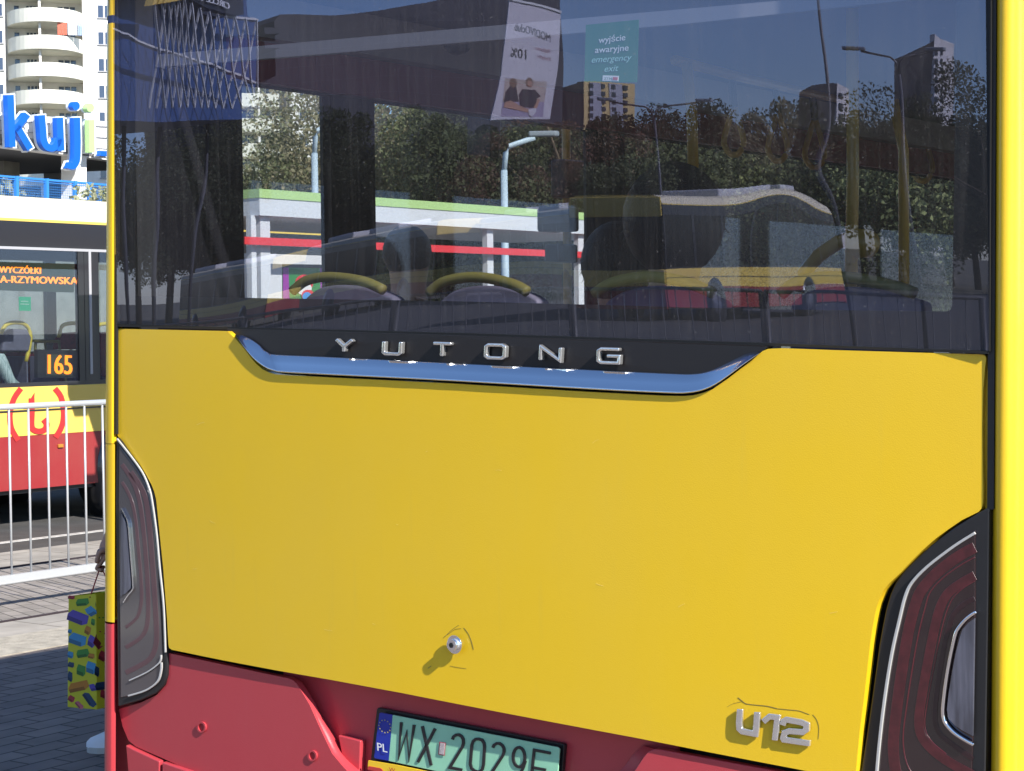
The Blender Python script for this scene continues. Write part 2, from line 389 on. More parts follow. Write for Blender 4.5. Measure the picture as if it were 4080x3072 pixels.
# -- corner posts (swept profiles, picture column -> world)
def post(name, cols, z0, z1, mt, extra=None, pys=None):
    """cols: list of (x_px_top, x_px_bottom, Y)"""
    b = MB(); lv = 14
    if 'split' in cols: k_ = cols.index('split'); strips = [cols[:k_], cols[k_+1:]]
    else: strips = [cols]
    for cols in strips: post_strip(b, cols, lv, z0, z1, mt)
    return b.build(name, bus)
def post_strip(b, cols, lv, z0, z1, mt):
    n = len(cols); vs = []
    for k in range(lv+1):
        t = k/lv; z = z0+(z1-z0)*t
        for (xt, xb, y) in cols:
            # picture row where this height is met
            if isinstance(xt, str): vs.append(V((xb, y, z))); continue
            py = 1300-(z-1.72)*1500; px = xb+(xt-xb)*max(0, min(1.3, (3072-py)/3072)); q = PY(y)(px, py); vs.append(V((q.x, y, z)))
    fs = [(k*n+i, k*n+i+1, (k+1)*n+i+1, (k+1)*n+i) for k in range(lv) for i in range(n-1)]
    b.add(vs, fs, mt, True)
def lpost(z0, z1, mt, name='corner_post'):
    cols = [(467,460,.016),(461,455,.0115),(459,452,.009),(454,447.5,.004),(449,443,-.0005),'split',(449,443,-.0005),(446,440,-.001),(440,432,-.0008),(434,424,.000),(430,419,.002),(428,417,.006),(427,416,.012),(427,416,.05),('x',-1.19,.10),('x',-1.19,.31)]
    o = post(name, cols, z0, z1, mt)
    return o
lpost(1.425, 2.515, YEL)
post('corner_post', [(461,454.5,.003),(454,448,.0012),(449,443,.0005),(446,440,.0003),(440,432,.0003),(434,424,.001),(430,419,.003),(428,417,.007),(427,416,.012),(427,416,.05),('x',-1.19,.10),('x',-1.19,.31)], .955, 1.424, YEL); lpost(2.535, 3.15, YEL); lpost(.30, .950, RED)
post('post_joint_seal', [(466,458,.02),(458,451,.008),(450,442,.001),(440,434,.001),(431,425,.005),(429,418,.02)], 2.512, 2.538, SEAL)
cols = [(3971,3943,.03),(3975,3948,.022),(3980,3955,.016),(3986,3960,.010),(3998,3972,.006),(4015,3988,.006),(4032,4004,.009),(4048,4019,.014),(4062,4033,.024),(4074,4046,.045),(4082,4054,.085),(4086,4058,.12),('x',1.262,.2),('x',1.262,.31)]
post('corner_post', cols, .30, 3.15, YEL)
# body sides, roof, floor
INT = mat('interior_panel', (.012, .012, .016), .85, spec=.05, var=.2, scale=4); CEIL = mat('interior_ceiling', (.16, .16, .22), .6); MAR = mat('maroon_trim', (.22, .02, .035), .5)
GRY = mat('light_trim', (.40, .40, .42), .5)
XW = -1.15
zt = PX(XW)(1495, 405).z; yw = [PX(XW)(x, 700).y for x in (968, 1320, 1495, 2365, 2490)]
wins = [(yw[0], yw[1]), (yw[2], yw[3]), (yw[4], 5.6), (5.95, 7.3), (7.65, 9.2), (9.5, 11.2)]
zb = 1.36
def side(sx, wl):
    b = MB(); x0, x1 = (1.2, 1.235) if sx > 0 else (-1.18, -1.15)
    xo0, xo1 = (1.237, 1.255) if sx > 0 else (-1.193, -1.182)
    b.box((x0, .12, .35), (x1, 12, zb), INT); b.box((x0, .12, zt), (x1, 12, 3.1), INT)
    ys = [.12]+[v for ww in wl for v in ww]+[12]
    for i in range(0, len(ys), 2): b.box((x0, ys[i], zb), (x1, ys[i+1], zt), INT)
    b.build('side_wall', bus)
    o = MB(); o.box((xo0, .3, .86), (xo1, 12, zb), YEL); o.box((xo0, .3, zt+.1), (xo1, 12, 3.1), YEL); o.box((xo0, .3, .3), (xo1, 12, .857), RED)
    for i in range(0, len(ys), 2): o.box((xo0, max(.3, ys[i]), zb), (xo1, ys[i+1], zt+.1), BLK)
    o.build('side_skin', bus)
    for ww in wl:
        g = MB(); xg = 1.222 if sx > 0 else -1.168; g.box((xg-.003, ww[0]-.02, zb-.02), (xg+.003, ww[1]+.02, zt+.02), SGL); g.build('side_window', bus)
side(-1, wins)
side(1, [(.9, 2.3), (2.6, 4.2), (4.5, 5.7), (6.1, 7.6), (7.9, 9.3), (9.6, 11.2)])
b = MB(); b.box((-1.19, .1, 3.02), (1.235, 12, 3.2), YEL); b.box((-1.15, .13, 2.66), (1.2, 12, 2.68), CEIL)
b.build('roof', bus, .02)
b = MB(); b.box((-1.15, .1, .33), (1.2, 12, .36), INT); b.box((-1.15, .1, .36), (1.2, 2.4, .9), INT); b.build('floor', bus)
b = MB()
for sx in (-1, 1):
    x0, x1 = (1.17, 1.199) if sx > 0 else (-1.149, -1.12); b.box((x0, yw[0]-.06, zt+.005), (x1, 11.9, zt+.12), MAR); x0, x1 = (1.12, 1.199) if sx > 0 else (-1.149, -1.07); b.box((x0, yw[0]-.06, zt+.122), (x1, 11.9, zt+.24), GRY)
b.build('window_header_trim', bus)
b = MB(); b.box((-1.19, 11.96, .3), (1.235, 12, 1.1), YEL); b.box((-1.19, 11.96, 2.75), (1.235, 12, 3.1), YEL); b.box((-1.19, 11.96, 1.1), (-1.1, 12, 2.75), BLK); b.box((1.1, 11.96, 1.1), (1.235, 12, 2.75), BLK)
b.build('front_wall', bus); b = MB(); b.box((-1.1, 11.975, 1.1), (1.1, 11.985, 2.75), SGL); b.build('windscreen', bus)
for (sx, y) in ((-1, 2.9), (1, 2.9), (-1, 9.2), (1, 9.2)):
    kx = 0 if sx > 0 else .062
    wh = MB(); wh.tube([(sx*.95, y, .48), (sx*1.24+kx, y, .48)], .48, SEAL, 28); wh.tube([(sx*1.22+kx, y, .48), (sx*1.255+kx, y, .48)], .27, STEEL, 20); wh.build('wheel', bus)
# -- rear window: pane, printed border, seals
def gpane(pts, name, d, th, mt, parent=bus):
    sf = Surf(GP + GN*(-d), GN); b = MB(); b.prism([sf(*p) for p in pts], GN, th, mt); return b.build(name, parent)
outer = [(468,-700),(3948,-700),(3938,1398),(3029,1364),(1800,1324),(463,1290)]
b = MB(); NX, NZ = 200, 90; vs = []
cl_, cr_ = [GS_(465,1290), GS_(3945,1398)] if False else [Surf(GP, GN)(465,1290), Surf(GP, GN)(3942,1398)]
for j in range(NZ+1):
    for i in range(NX+1):
        x = cl_.x+(cr_.x-cl_.x)*i/NX; zlo = cl_.z+(cr_.z-cl_.z)*i/NX; z = zlo+(3.0-zlo)*j/NZ; vs.append(V((x, gy(x, z), z)))
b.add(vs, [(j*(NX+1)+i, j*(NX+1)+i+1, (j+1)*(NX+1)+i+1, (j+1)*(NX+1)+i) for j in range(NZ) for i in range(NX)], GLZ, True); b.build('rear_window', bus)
b = MB(); sf = Surf(GP - GN*.016, GN)
inn = [(540,-300),(3822,-300),(3794,1215),(3788,1234),(3768,1241),(3100,1233),(1800,1200),(560,1180),(543,1176),(536,1160)]
def q4(l): b.prism([sf(*p) for p in l], GN, .002, FRIT)
q4([(466,-700),(540,-700),(536,1160),(543,1176),(560,1180),(560,1293),(463,1290)])
q4([(560,1180),(1800,1200),(1800,1324),(560,1293)]); q4([(1800,1200),(3100,1233),(3100,1366),(1800,1324)]); q4([(3100,1233),(3768,1241),(3768,1391),(3100,1366)])
q4([(3822,-700),(3950,-700),(3938,1398),(3768,1391),(3768,1241),(3788,1234),(3794,1215)])
b.build('window_border', bus)
b = MB()
ribbon(b, [(463,-700),(460,1300),(459,1730)], 8, PY(.006), .012, SEAL)
ribbon(b, [(3959,-700),(3946,2030)], 26, PY(.014), .01, mat('grey_rubber', (.025,.022,.022), .6))
ribbon(b, [(3951,-700),(3941,1400)], 4, PY(.008), .01, SEAL)
ribbon(b, [(462,1296),(1800,1331),(3029,1371),(3938,1405)], 11, PY(.009), .03, SEAL)
b.build('window_seal', bus)
# -- nameplate, chrome strip, letters
np_ = [(900,1309),(1800,1336),(3029,1376),(3062,1382),(3030,1404),(2966,1452),(2871,1515),(2800,1545),(2700,1560),(1800,1510),(1120,1476),(1060,1460),(1000,1410),(930,1340)]
b = MB(); b.prism([bowed(x, y, .016) for x, y in np_], V((0,-1,0)), .02, mat('nameplate_black', (.018,.016,.017), .38, spec=.4)); b.build('nameplate', bus)
tu = [(938,1333),(955,1333),(972,1337),(1003,1352),(1033,1373),(1052,1392),(1068,1402),(1103,1412),(1300,1421),(1800,1446),(2333,1472),(2681,1488),(2760,1489),(2815,1481),(2871,1459),(2966,1412),(3016,1399)]
tl = [(940,1338),(960,1366),(980,1394),(1008,1427),(1033,1449),(1062,1468),(1096,1480),(1130,1485),(1300,1494),(1800,1519),(2333,1551),(2649,1567),(2740,1567),(2808,1553),(2871,1520),(2966,1450),(3026,1408)]
tu2 = smoothpath(tu, 3); tl2 = smoothpath(tl, 3); n = len(tu2); prof = [(0, .014), (.06, .010), (.5, .001), (.88, -.0065), (.95, -.0085), (.985, -.007), (1, .002)]
vs = []
for (t, y) in prof:
    for a, c in zip(tu2, tl2): vs.append(bowed(a[0]+(c[0]-a[0])*t, a[1]+(c[1]-a[1])*t, y))
b = MB(); b.add(vs, [(j*n+i, (j+1)*n+i, (j+1)*n+i+1, j*n+i+1) for j in range(len(prof)-1) for i in range(n-1)], CHR, True); b.build('chrome_strip', bus)
def glyph(strokes, ox, oy, wd, ht, sk, ln, lw, surf, th, mt, name, parent, bevel=.001):
    b = MB()
    for st in strokes:
        closed = st[0] == 'c'; pts = st[1:] if closed else st
        P = [(ox+u*wd+v*ht*ln, oy+u*wd*sk-v*ht) for u, v in pts]; ribbon(b, P, lw, surf, th, mt, closed)
    return b.build(name, parent, bevel)
GL = {'Y': [[(0,1),(.5,.42),(.5,0)],[(1,1),(.5,.42)]], 'U': [[(0,1),(0,.12),(.12,0),(.88,0),(1,.12),(1,1)]], 'T': [[(0,1),(1,1)],[(.5,1),(.5,0)]],
 'O': [['c',(.14,0),(.86,0),(1,.14),(1,.86),(.86,1),(.14,1),(0,.86),(0,.14)]], 'N': [[(0,0),(0,1),(1,0),(1,1)]],
 'G': [[(1,1),(.14,1),(0,.86),(0,.14),(.14,0),(1,0),(1,.5),(.42,.5)]]}
wd_, ht_ = 64, 48
for ch, x, y in [('Y',1335,1400),('U',1525,1409),('T',1722,1418),('O',1932,1425),('N',2150,1435),('G',2380,1444)]:
    o = glyph(GL[ch], x, y, wd_+(x-1335)*.018, ht_+(x-1335)*.006, .035, .05, 13.5, Bow(.003), .013, SIL, 'chrome_letter', bus, .0022)
# -- U12 badge
BD = Bow(-.010)
def badge(strokes, name='model_badge_character'):
    b = MB()
    for st, lw in strokes: ribbon(b, c5(st), lw, BD, .0075, SIL)
    return b.build(name, bus, .0018)
badge([([(1008,600),(1000,700),(1003,745),(1025,765),(1120,783),(1128,720),(1134,622)], 25)])
badge([([(1178,695),(1225,655),(1282,662),(1262,832)], 24)])
badge([([(1320,720),(1330,690),(1350,678),(1460,698),(1496,715),(1495,752),(1470,770),(1370,762),(1336,775),(1325,815),(1330,825),(1500,850),(1522,852)], 24)])
# -- bolt lock
p = bowed(1825, 2565, 0)
b = MB()
b.tube([p+V((0,.03,0)), p+V((0,-.019,0))], .0125, STEEL, 20); b.tube([p+V((0,-.010,0)), p+V((0,-.014,0))], .021, CHR, 20)
b.tube([p+V((0,-.018,0)), p+V((0,-.0235,0)), p+V((0,-.025,0))], .0135, CHR, 20); b.tube([p+V((0,-.025,0)), p+V((0,-.0262,0))], .0065, SEAL, 6)
b.build('hatch_lock', bus, .002)
# -- licence plate
c3f = lambda x, y: (1400+x/2.011, 2350+y/2.011)
lp = empty('licence_plate', PY(.05)(*c3f(940, 1200)), None, None)
lp.parent = bus; lp.matrix_parent_inverse = bus.matrix_world.inverted()
for k in ('label', 'category'):
    if k in lp: del lp[k]
LP = PY(.018)
def lpq(pts): return [LP(*c3f(*p)) for p in pts]
b = MB(); b.prism(lpq([(202,955),(215,945),(1690,1232),(1706,1245),(1672,1690),(1655,1700),(140,1395),(152,1370)]), V((0,-1,0)), .012, mat('plate_frame_black', (.012,.013,.014), .35)); b.build('plate_frame', lp, .002)
GRN = mat('plate_green', (.30, .62, .42), .35, var=.06, scale=40)
LP = PY(.0045); b = MB(); b.prism(lpq([(330,1003),(1655,1262),(1668,1275),(1640,1645),(1625,1655),(297,1372)]), V((0,-1,0)), .004, GRN); b.build('plate_face', lp, .001)
b = MB(); b.prism(lpq([(234,985),(330,1003),(297,1370),(190,1350),(182,1340),(224,992)]), V((0,-1,0)), .004, mat('plate_blue', (.012,.03,.32), .35)); b.build('country_band', lp)
c3s = lambda L: [c3f(*p) for p in L]
LC = PY(.0015); PB = mat('plate_black', (.02,.018,.02), .4)
def lch(*strokes):
    b = MB()
    for s in strokes:
        closed = s[0] == 'c'; P = c3s(s[1:] if closed else s); ribbon(b, P, 11.2, LC, .003, PB, closed)
    b.build('plate_character', lp, .0006)
lch([(397,1062),(375,1352),(440,1140),(458,1364),(500,1082)])
lch([(565,1093),(636,1408)], [(668,1113),(530,1382)])
lch([(806,1200),(815,1178),(835,1164),(858,1162),(880,1174),(893,1198),(895,1230),(885,1262),(785,1425),(885,1444)])
def oval(cx, cy, rx, ry, n=20): return [(cx+rx*math.cos(2*math.pi*k/n)-.05*ry*math.sin(2*math.pi*k/n), cy+ry*math.sin(2*math.pi*k/n)+.17*rx*math.cos(2*math.pi*k/n)) for k in range(n)]
lch(['c', (1018,1196),(1045,1205),(1060,1230),(1064,1258),(1056,1400),(1046,1440),(1020,1462),(985,1452),(960,1432),(950,1395),(962,1245),(972,1215),(992,1198)])
lch([(1130,1266),(1140,1245),(1160,1232),(1185,1232),(1207,1248),(1220,1272),(1220,1300),(1210,1330),(1105,1492),(1205,1512)])
lch(['c']+oval(1340, 1342, 47, 78), [(1392,1370),(1375,1425),(1322,1535)])
lch([(1594,1310),(1462,1284),(1434,1556),(1570,1584)], [(1448,1424),(1556,1445)])
b = MB()
b.prism([LC(*p) for p in c3s([(704,1218),(754,1226),(746,1330),(695,1320)])], V((0,-1,0)), .001, mat('sticker_red', (.35,.06,.09), .5)); b.prism([LC.off(.001)(*p) for p in c3s([(711,1226),(748,1232),(740,1322),(702,1314)])], V((0,-1,0)), .001, mat('sticker_silver', (.55,.48,.48), .4, var=.4, scale=300))
b.build('validation_sticker', lp)
b = MB(); WT = mat('white_print', (.8,.8,.8), .5); YT = mat('gold_print', (.45,.38,.10), .5)
text(b, 'PL', LC, c3f(207, 1288), c3f(286, 1304), 34, WT, 0, -2, 2.2); b.build('country_letters', lp); b = MB()
for k in range(12):
    a = math.pi*k/6; cx, cy = c3f(267+46*math.cos(a), 1095+50*math.sin(a)+8*math.cos(a)); b.prism([LC(cx+3.0*math.cos(math.pi/2+q*math.pi/5)*(1 if q % 2 else .45), cy+3.0*math.sin(math.pi/2+q*math.pi/5)*(1 if q % 2 else .45)) for q in range(10)], V((0,-1,0)), .0008, YT)
b.build('star_ring', lp)
b = MB(); b.prism([PY(.002)(*p) for p in c3s([(135,1368),(360,1405),(700,1475),(1700,1680),(1690,1760),(130,1440)])], V((0,-1,0)), .004, mat('holder_yellow', (.85,.55,.03), .4))
b.prism([PY(.0003)(*p) for p in c3s([(137,1413),(232,1430),(250,1445),(245,1465),(130,1440)])], V((0,-1,0)), .002, mat('holder_red', (.5,.05,.04), .5))
text(b, 'W', PY(.0003), c3f(300, 1452), c3f(350, 1462), 16, mat('holder_red', (.5,.05,.04), .5), 0)
b.build('plate_holder', lp)

# -- tail lamps
LENS = mat('lamp_glass_black', (.018,.007,.009), .12, coat=1, spec=.8)
RB1 = mat('lamp_red_rib', (.085,.012,.016), .35, coat=.8, var=.35, scale=60); RB2 = mat('lamp_dark_rib', (.032,.010,.013), .3, coat=.8, var=.3, scale=60)
RB3 = mat('lamp_glow_rib', (.11,.014,.02), .3, coat=.8)
TRL = mat('lamp_light_strip', (.50,.49,.47), .3, coat=.5); REV = mat('lamp_reversing_lens', (.20,.21,.27), .16, .5, coat=1, var=.55, scale=12, stretch=(5,1,.5))
def lamp(x, y):
    e = bpy.data.objects.new('tail_lamp', None); e.matrix_world = Matrix.Translation(PY(.03)(x, y)); COL.objects.link(e); e.parent = bus; e.matrix_parent_inverse = bus.matrix_world.inverted(); return e
tr = lamp(3700, 2600)
o_ = [(3946,2022),(3943,2040),(3940,2300),(3927,3072),(3922,3300),(3415,3300),(3418,3150),(3429,3072),(3453,2920),(3478,2744),(3502,2568),(3516,2490),(3528,2430),(3545,2370),(3566,2322),(3590,2288),(3622,2252),(3706,2174),(3798,2104),(3896,2044),(3930,2024)]
b = MB(); b.prism([PY(.012)(*p) for p in o_], V((0,-1,0)), .05, BLK); b.build('lamp_housing', tr, .004)
c2 = lambda L: [(3200+x/1.4216, 1900+y/1.4216) for x, y in L]
lensr = c2([(975,300),(975,760),(970,1100),(962,1500),(955,1660),(950,1900),(395,1900),(400,1780),(412,1660),(430,1500),(458,1250),(498,1000),(520,880),(543,790),(560,725),(580,670),(605,620),(640,575),(700,512),(780,450),(850,393),(920,345)])
b = MB(); b.prism([PY(.0092)(*p) for p in lensr], V((0,-1,0)), .006, LENS); b.build('lamp_lens', tr, .002)
def arcs(par, paths, surf, th, name):
    for path, wd, mt in paths:
        b = MB(); ribbon(b, smoothpath(path, 4), wd, surf, th, mt); b.build(name, par, .0008)
arcs(tr, [(c2([(972,318),(850,395),(700,510),(612,602),(575,680),(545,800),(500,1000),(460,1250),(430,1500),(412,1700),(400,1850)]), 11, TRL)], PY(.004), .005, 'light_strip')
arcs(tr, [
 (c2([(972,400),(880,450),(760,540),(670,640),(635,720),(600,850),(565,1050),(530,1300),(510,1500),(520,1650),(560,1800)]), 44, RB1),
 (c2([(972,560),(900,600),(820,660),(775,740),(745,850),(705,1050),(670,1250),(655,1400),(690,1500),(800,1600),(960,1690)]), 38, RB1),
 (c2([(972,690),(910,720),(850,780),(825,850),(800,950),(765,1150),(745,1350),(770,1450),(850,1520),(960,1600)]), 20, RB2),
 (c2([(972,455),(900,495),(800,565),(720,650),(690,740),(650,900),(615,1100),(585,1300),(565,1480),(585,1620),(640,1720)]), 5, RB3),
 (c2([(972,590),(900,635),(845,690),(810,770),(780,880),(740,1080),(705,1270),(688,1400),(720,1490),(810,1570)]), 4, RB3)], PY(.0083), .001, 'red_rib')
b = MB(); ribbon(b, smoothpath(c2([(978,765),(940,790),(905,822),(875,860),(860,890),(845,950),(828,1030),(812,1120),(798,1220),(788,1320),(792,1370),(808,1405),(850,1450),(905,1487),(964,1520)]), 3), 13, PY(-.002), .008, CHR); b.build('reversing_lamp_rim', tr, .002)
b = MB(); b.prism([PY(.002)(*p) for p in c2([(972,800),(935,825),(900,865),(880,930),(862,1000),(840,1120),(822,1230),(812,1320),(822,1370),(860,1410),(905,1440),(962,1470)])], V((0,-1,0)), .005, REV); b.build('reversing_lamp', tr, .001)
tl_ = lamp(560, 2300)
o_ = [(463,1742),(480,1758),(500,1785),(530,1824),(556,1862),(580,1900),(600,1938),(612,1966),(618,1995),(630,2107),(645,2263),(658,2458),(664,2590),(666,2640),(664,2690),(652,2730),(622,2762),(560,2790),(474,2815),(470,2815),(466,2500),(460,2000)]
b = MB(); b.prism([PY(.0045)(*p) for p in o_], V((0,-1,0)), .05, BLK); b.build('lamp_housing', tl_, .003)
LENL = mat('lamp_glass_smoke', (.075,.068,.072), .10, coat=1, spec=.8)
b = MB(); b.prism([PY(.0020)(*p) for p in [(474,1775),(500,1806),(550,1875),(585,1940),(600,2000),(615,2120),(628,2263),(640,2450),(646,2600),(640,2680),(620,2730),(560,2762),(480,2780),(478,2500),(472,2000)]], V((0,-1,0)), .005, LENL); b.build('lamp_lens', tl_, .002)
arcs(tl_, [([(464,1748),(517,1815),(564,1881),(591,1943),(604,1998),(622,2130),(634,2263),(650,2419),(657,2600)], 5.5, TRL)], PY(-.0015), .004, 'light_strip')
arcs(tl_, [([(640,2610),(634,2640),(587,2677),(513,2712)], 5.5, TRL)], PY(-.0035), .004, 'light_strip'); arcs(tl_, [([(641,2640),(640,2672),(626,2716),(579,2751),(509,2773)], 7, TRL)], PY(-.0035), .004, 'light_strip')
M1 = mat('lamp_mauve_rib', (.10,.05,.057), .4, coat=.6)
arcs(tl_, [([(485,1850),(530,1920),(556,2000),(572,2120),(584,2263),(590,2400),(585,2490),(560,2540),(500,2580)], 17, M1),
 ([(485,1920),(518,1980),(538,2060),(552,2200),(562,2320),(562,2400),(545,2460),(500,2500)], 13, M1),
 ([(520,1880),(570,1960),(590,2050),(608,2263),(620,2450),(622,2560),(600,2620),(560,2650),(500,2680)], 20, M1)], PY(.0014), .001, 'red_rib')
b = MB(); ribbon(b, smoothpath([(483,2025),(500,2058),(509,2084),(515,2150),(521,2224),(529,2326),(527,2350),(509,2372),(490,2401)], 3), 3.6, PY(-.0045), .006, CHR); b.build('reversing_lamp_rim', tl_)
b = MB(); b.prism([PY(-.0025)(*p) for p in [(482,2045),(498,2075),(506,2110),(514,2224),(522,2326),(519,2345),(500,2365),(480,2375)]], V((0,-1,0)), .003, REV); b.build('reversing_lamp', tl_)

# -- inside: ceiling header, rails, straps, seats, sticker
b = MB()
hb = PY(.16); band = [(1000,200),(1300,160),(2700,38),(3800,-50),(3800,30),(2700,98),(1300,215),(1000,238)]
b.prism([hb(*p) for p in [(470,232),(1300,160),(2700,38),(3815,-60),(3815,-20),(2700,98),(1300,214),(470,280)]], V((0,-1,0)), .02, mat('header_grey', (.17,.17,.19), .6))
b.build('ceiling_header', bus)
YR = mat('yellow_handrail', (.50,.30,.02), .4, coat=.3); 
def rail(name, pts, r=.017, y=None, mt=YR):
    b = MB(); b.tube(pts, r, mt, 10); return b.build(name, bus)
def col_at(px, y, z0, z1): q = PY(y)(px, 900); return [(q.x, q.y, z0), (q.x, q.y, z1)]
P1 = PY(2.6); rail('handrail_pole', [P1(2252,150), P1(2262,1250)])
b = MB(); q0, q1 = P1(2265,640), P1(2265,790); b.box((q0.x-.03, 2.52, q1.z), (q0.x+.04, 2.66, q0.z), DARK); q0, q1 = P1(2250,828), P1(2250,925); b.box((q0.x-.062, 2.5, q1.z), (q0.x+.055, 2.62, q0.z), DARK); q0, q1 = P1(2245,975), P1(2245,1050); b.box((q0.x-.035, 2.52, q1.z), (q0.x+.055, 2.62, q0.z), DARK); b.build('ticket_validator', bus, .01)
P2 = PY(1.5); rail('handrail_pole', [P2(2735,250), P2(2757,450), P2(2762,700)])
P3 = PY(1.0); rail('handrail_pole', [P3(3395,-80), P3(3398,700), P3(3390,1180)], .016)
rail('handrail_pole', [PY(1.9)(3560,400), PY(1.9)(3600,600), PY(1.9)(3602,1180)], .016)
rail('handrail_pole', [PY(1.6)(2690,240), PY(2.4)(2960,310), PY(3.4)(3240,375), PY(4.8)(3560,440), PY(6)(3720,480)], .016)
rail('handrail_arm', [P3(3180,1160), P3(3200,1090), P3(3260,1020), P3(3340,965), P3(3385,950)], .018)
b = MB(); q = P3(3440,970); b.tube([q+V((0,-.02,0)), q+V((0,.02,0))], .036, YR, 20); b.build('handrail_clamp', bus)
for (px, py, Y) in ((2925,535,2.3),(3100,560,2.9),(3247,585,3.4),(3677,640,5)):
    sp = PY(Y); b = MB(); L = smoothpath([(px-3,py-105),(px-18,py-60),(px-38,py+10),(px-38,py+45),(px-18,py+76),(px,py+82),(px+18,py+76),(px+36,py+45),(px+36,py+10),(px+16,py-60),(px+3,py-105)], 3)
    b.tube([sp(*p) for p in L], .0085*(1+Y*.12), YR, 8); b.tube([sp(px, py-105), sp(px-10, py-210)], .014, DARK, 8); b.build('hanging_strap', bus)
HOOP = mat('yellow_seat_handle', (.22,.19,.04), .6); SEATG = mat('seat_back_grey', (.16,.15,.22), .7, var=.2, scale=20); FAB = mat('seat_fabric_red', (.28,.02,.03), .9, var=.5, scale=40)
SP = PY(.34)
for hoop in ([(1197,1160),(1254,1118),(1349,1104),(1476,1121),(1558,1156)], [(1738,1168),(1795,1126),(1890,1106),(1985,1111),(2080,1136),(2130,1163)],
             [(2396,1172),(2460,1131),(2554,1108),(2650,1105),(2776,1130),(2868,1168)], [(3137,1172),(3202,1126),(3303,1106),(3432,1110),(3576,1139),(3670,1170)]):
    hs = smoothpath(hoop, 4); L = [SP(*p) for p in hs]
    b = MB(); base = [V((p.x, p.y+.012, p.z-.02)) for p in L]; b.prism([*base, V((base[-1].x+.03, base[-1].y, .95)), V((base[0].x-.03, base[0].y, .95))], V((0,-1,0)), .05, SEATG)
    x0, x1 = base[0].x, base[-1].x; b.box((x0, .4, 1.0), (x1, .82, 1.1), FAB); b.build('rear_seat', bus, .01)
    b = MB(); b.tube([p+V((0,-.03,0)) for p in L], .0135, HOOP, 10); b.build('seat_handle', bus)
for (x, y) in ((-.95,1.9),(-.5,1.9),(.55,1.9),(.98,1.9),(-.95,2.9),(-.5,2.9),(.98,3.1),(-.95,4.2),(-.95,5.3),(.98,5.2)):
    b = MB(); z = 1.02 if y < 2.5 else .8; b.box((x-.2, y, z-.1), (x+.2, y+.42, z), FAB); b.box((x-.2, y-.05, z), (x+.2, y, z+.5), SEATG); b.box((x-.17, y-.02, z+.03), (x+.17, y+.02, z+.47), FAB)
    b.tube([(x-.19,y-.03,z+.45),(x-.15,y-.03,z+.57),(x+.15,y-.03,z+.57),(x+.19,y-.03,z+.45)], .013, HOOP, 8); b.build('passenger_seat', bus, .01)
b = MB(); IS = PY(2.2); b.prism([IS(*p) for p in [(1862,462),(1957,478),(1953,625),(1860,615)]], V((0,-1,0)), .06, DARK); b.build('info_screen', bus, .004)
b = MB(); q = PY(.5)(1822,180); b.ball(q, .036, DARK, 10, .7); b.tube([q+V((.040*math.cos(2*math.pi*k/20), .040*math.sin(2*math.pi*k/20), .012)) for k in range(20)], .004, GRY, 6, closed=True); b.build('camera_dome', bus)
# green exit sticker inside the pane
ST = Surf(GP - GN*.014, GN)
b = MB(); b.prism([ST(*p) for p in [(2334,99),(2545,78),(2538,328),(2328,328)]], GN, .001, mat('sticker_green', (.0,.13,.025), .6)); TXW = mat('sticker_white', (.75,.8,.78), .6)
TX2 = mat('sticker_pale_green', (.35,.70,.58), .6); ST2 = ST.off(.0004)
text(b, 'wyjście', ST2, (2384,172), (2490,160), 26, TXW, .0004, 2, 1.5); text(b, 'awaryjne', ST2, (2370,211), (2503,201), 26, TXW, .0004, 2, 1.5)
text(b, 'emergency', ST2, (2355,250), (2512,240), 26, TX2, .0004, 8, 1); text(b, 'exit', ST2, (2406,286), (2460,282), 26, TX2, .0004, 8, 1)
flat(b, [(2402,300),(2465,302),(2463,324),(2400,322)], ST2, .0006, TXW); flat(b, [(2442,307),(2460,308),(2459,319),(2441,318)], ST2, .0022, mat('holder_red', (.5,.05,.04), .5)); text(b, 'ZTM', ST2, (2406,318), (2438,318.5), 10, mat('print_dark_green', (.0,.12,.06), .6), .0022)
b.build('exit_sticker', bus)

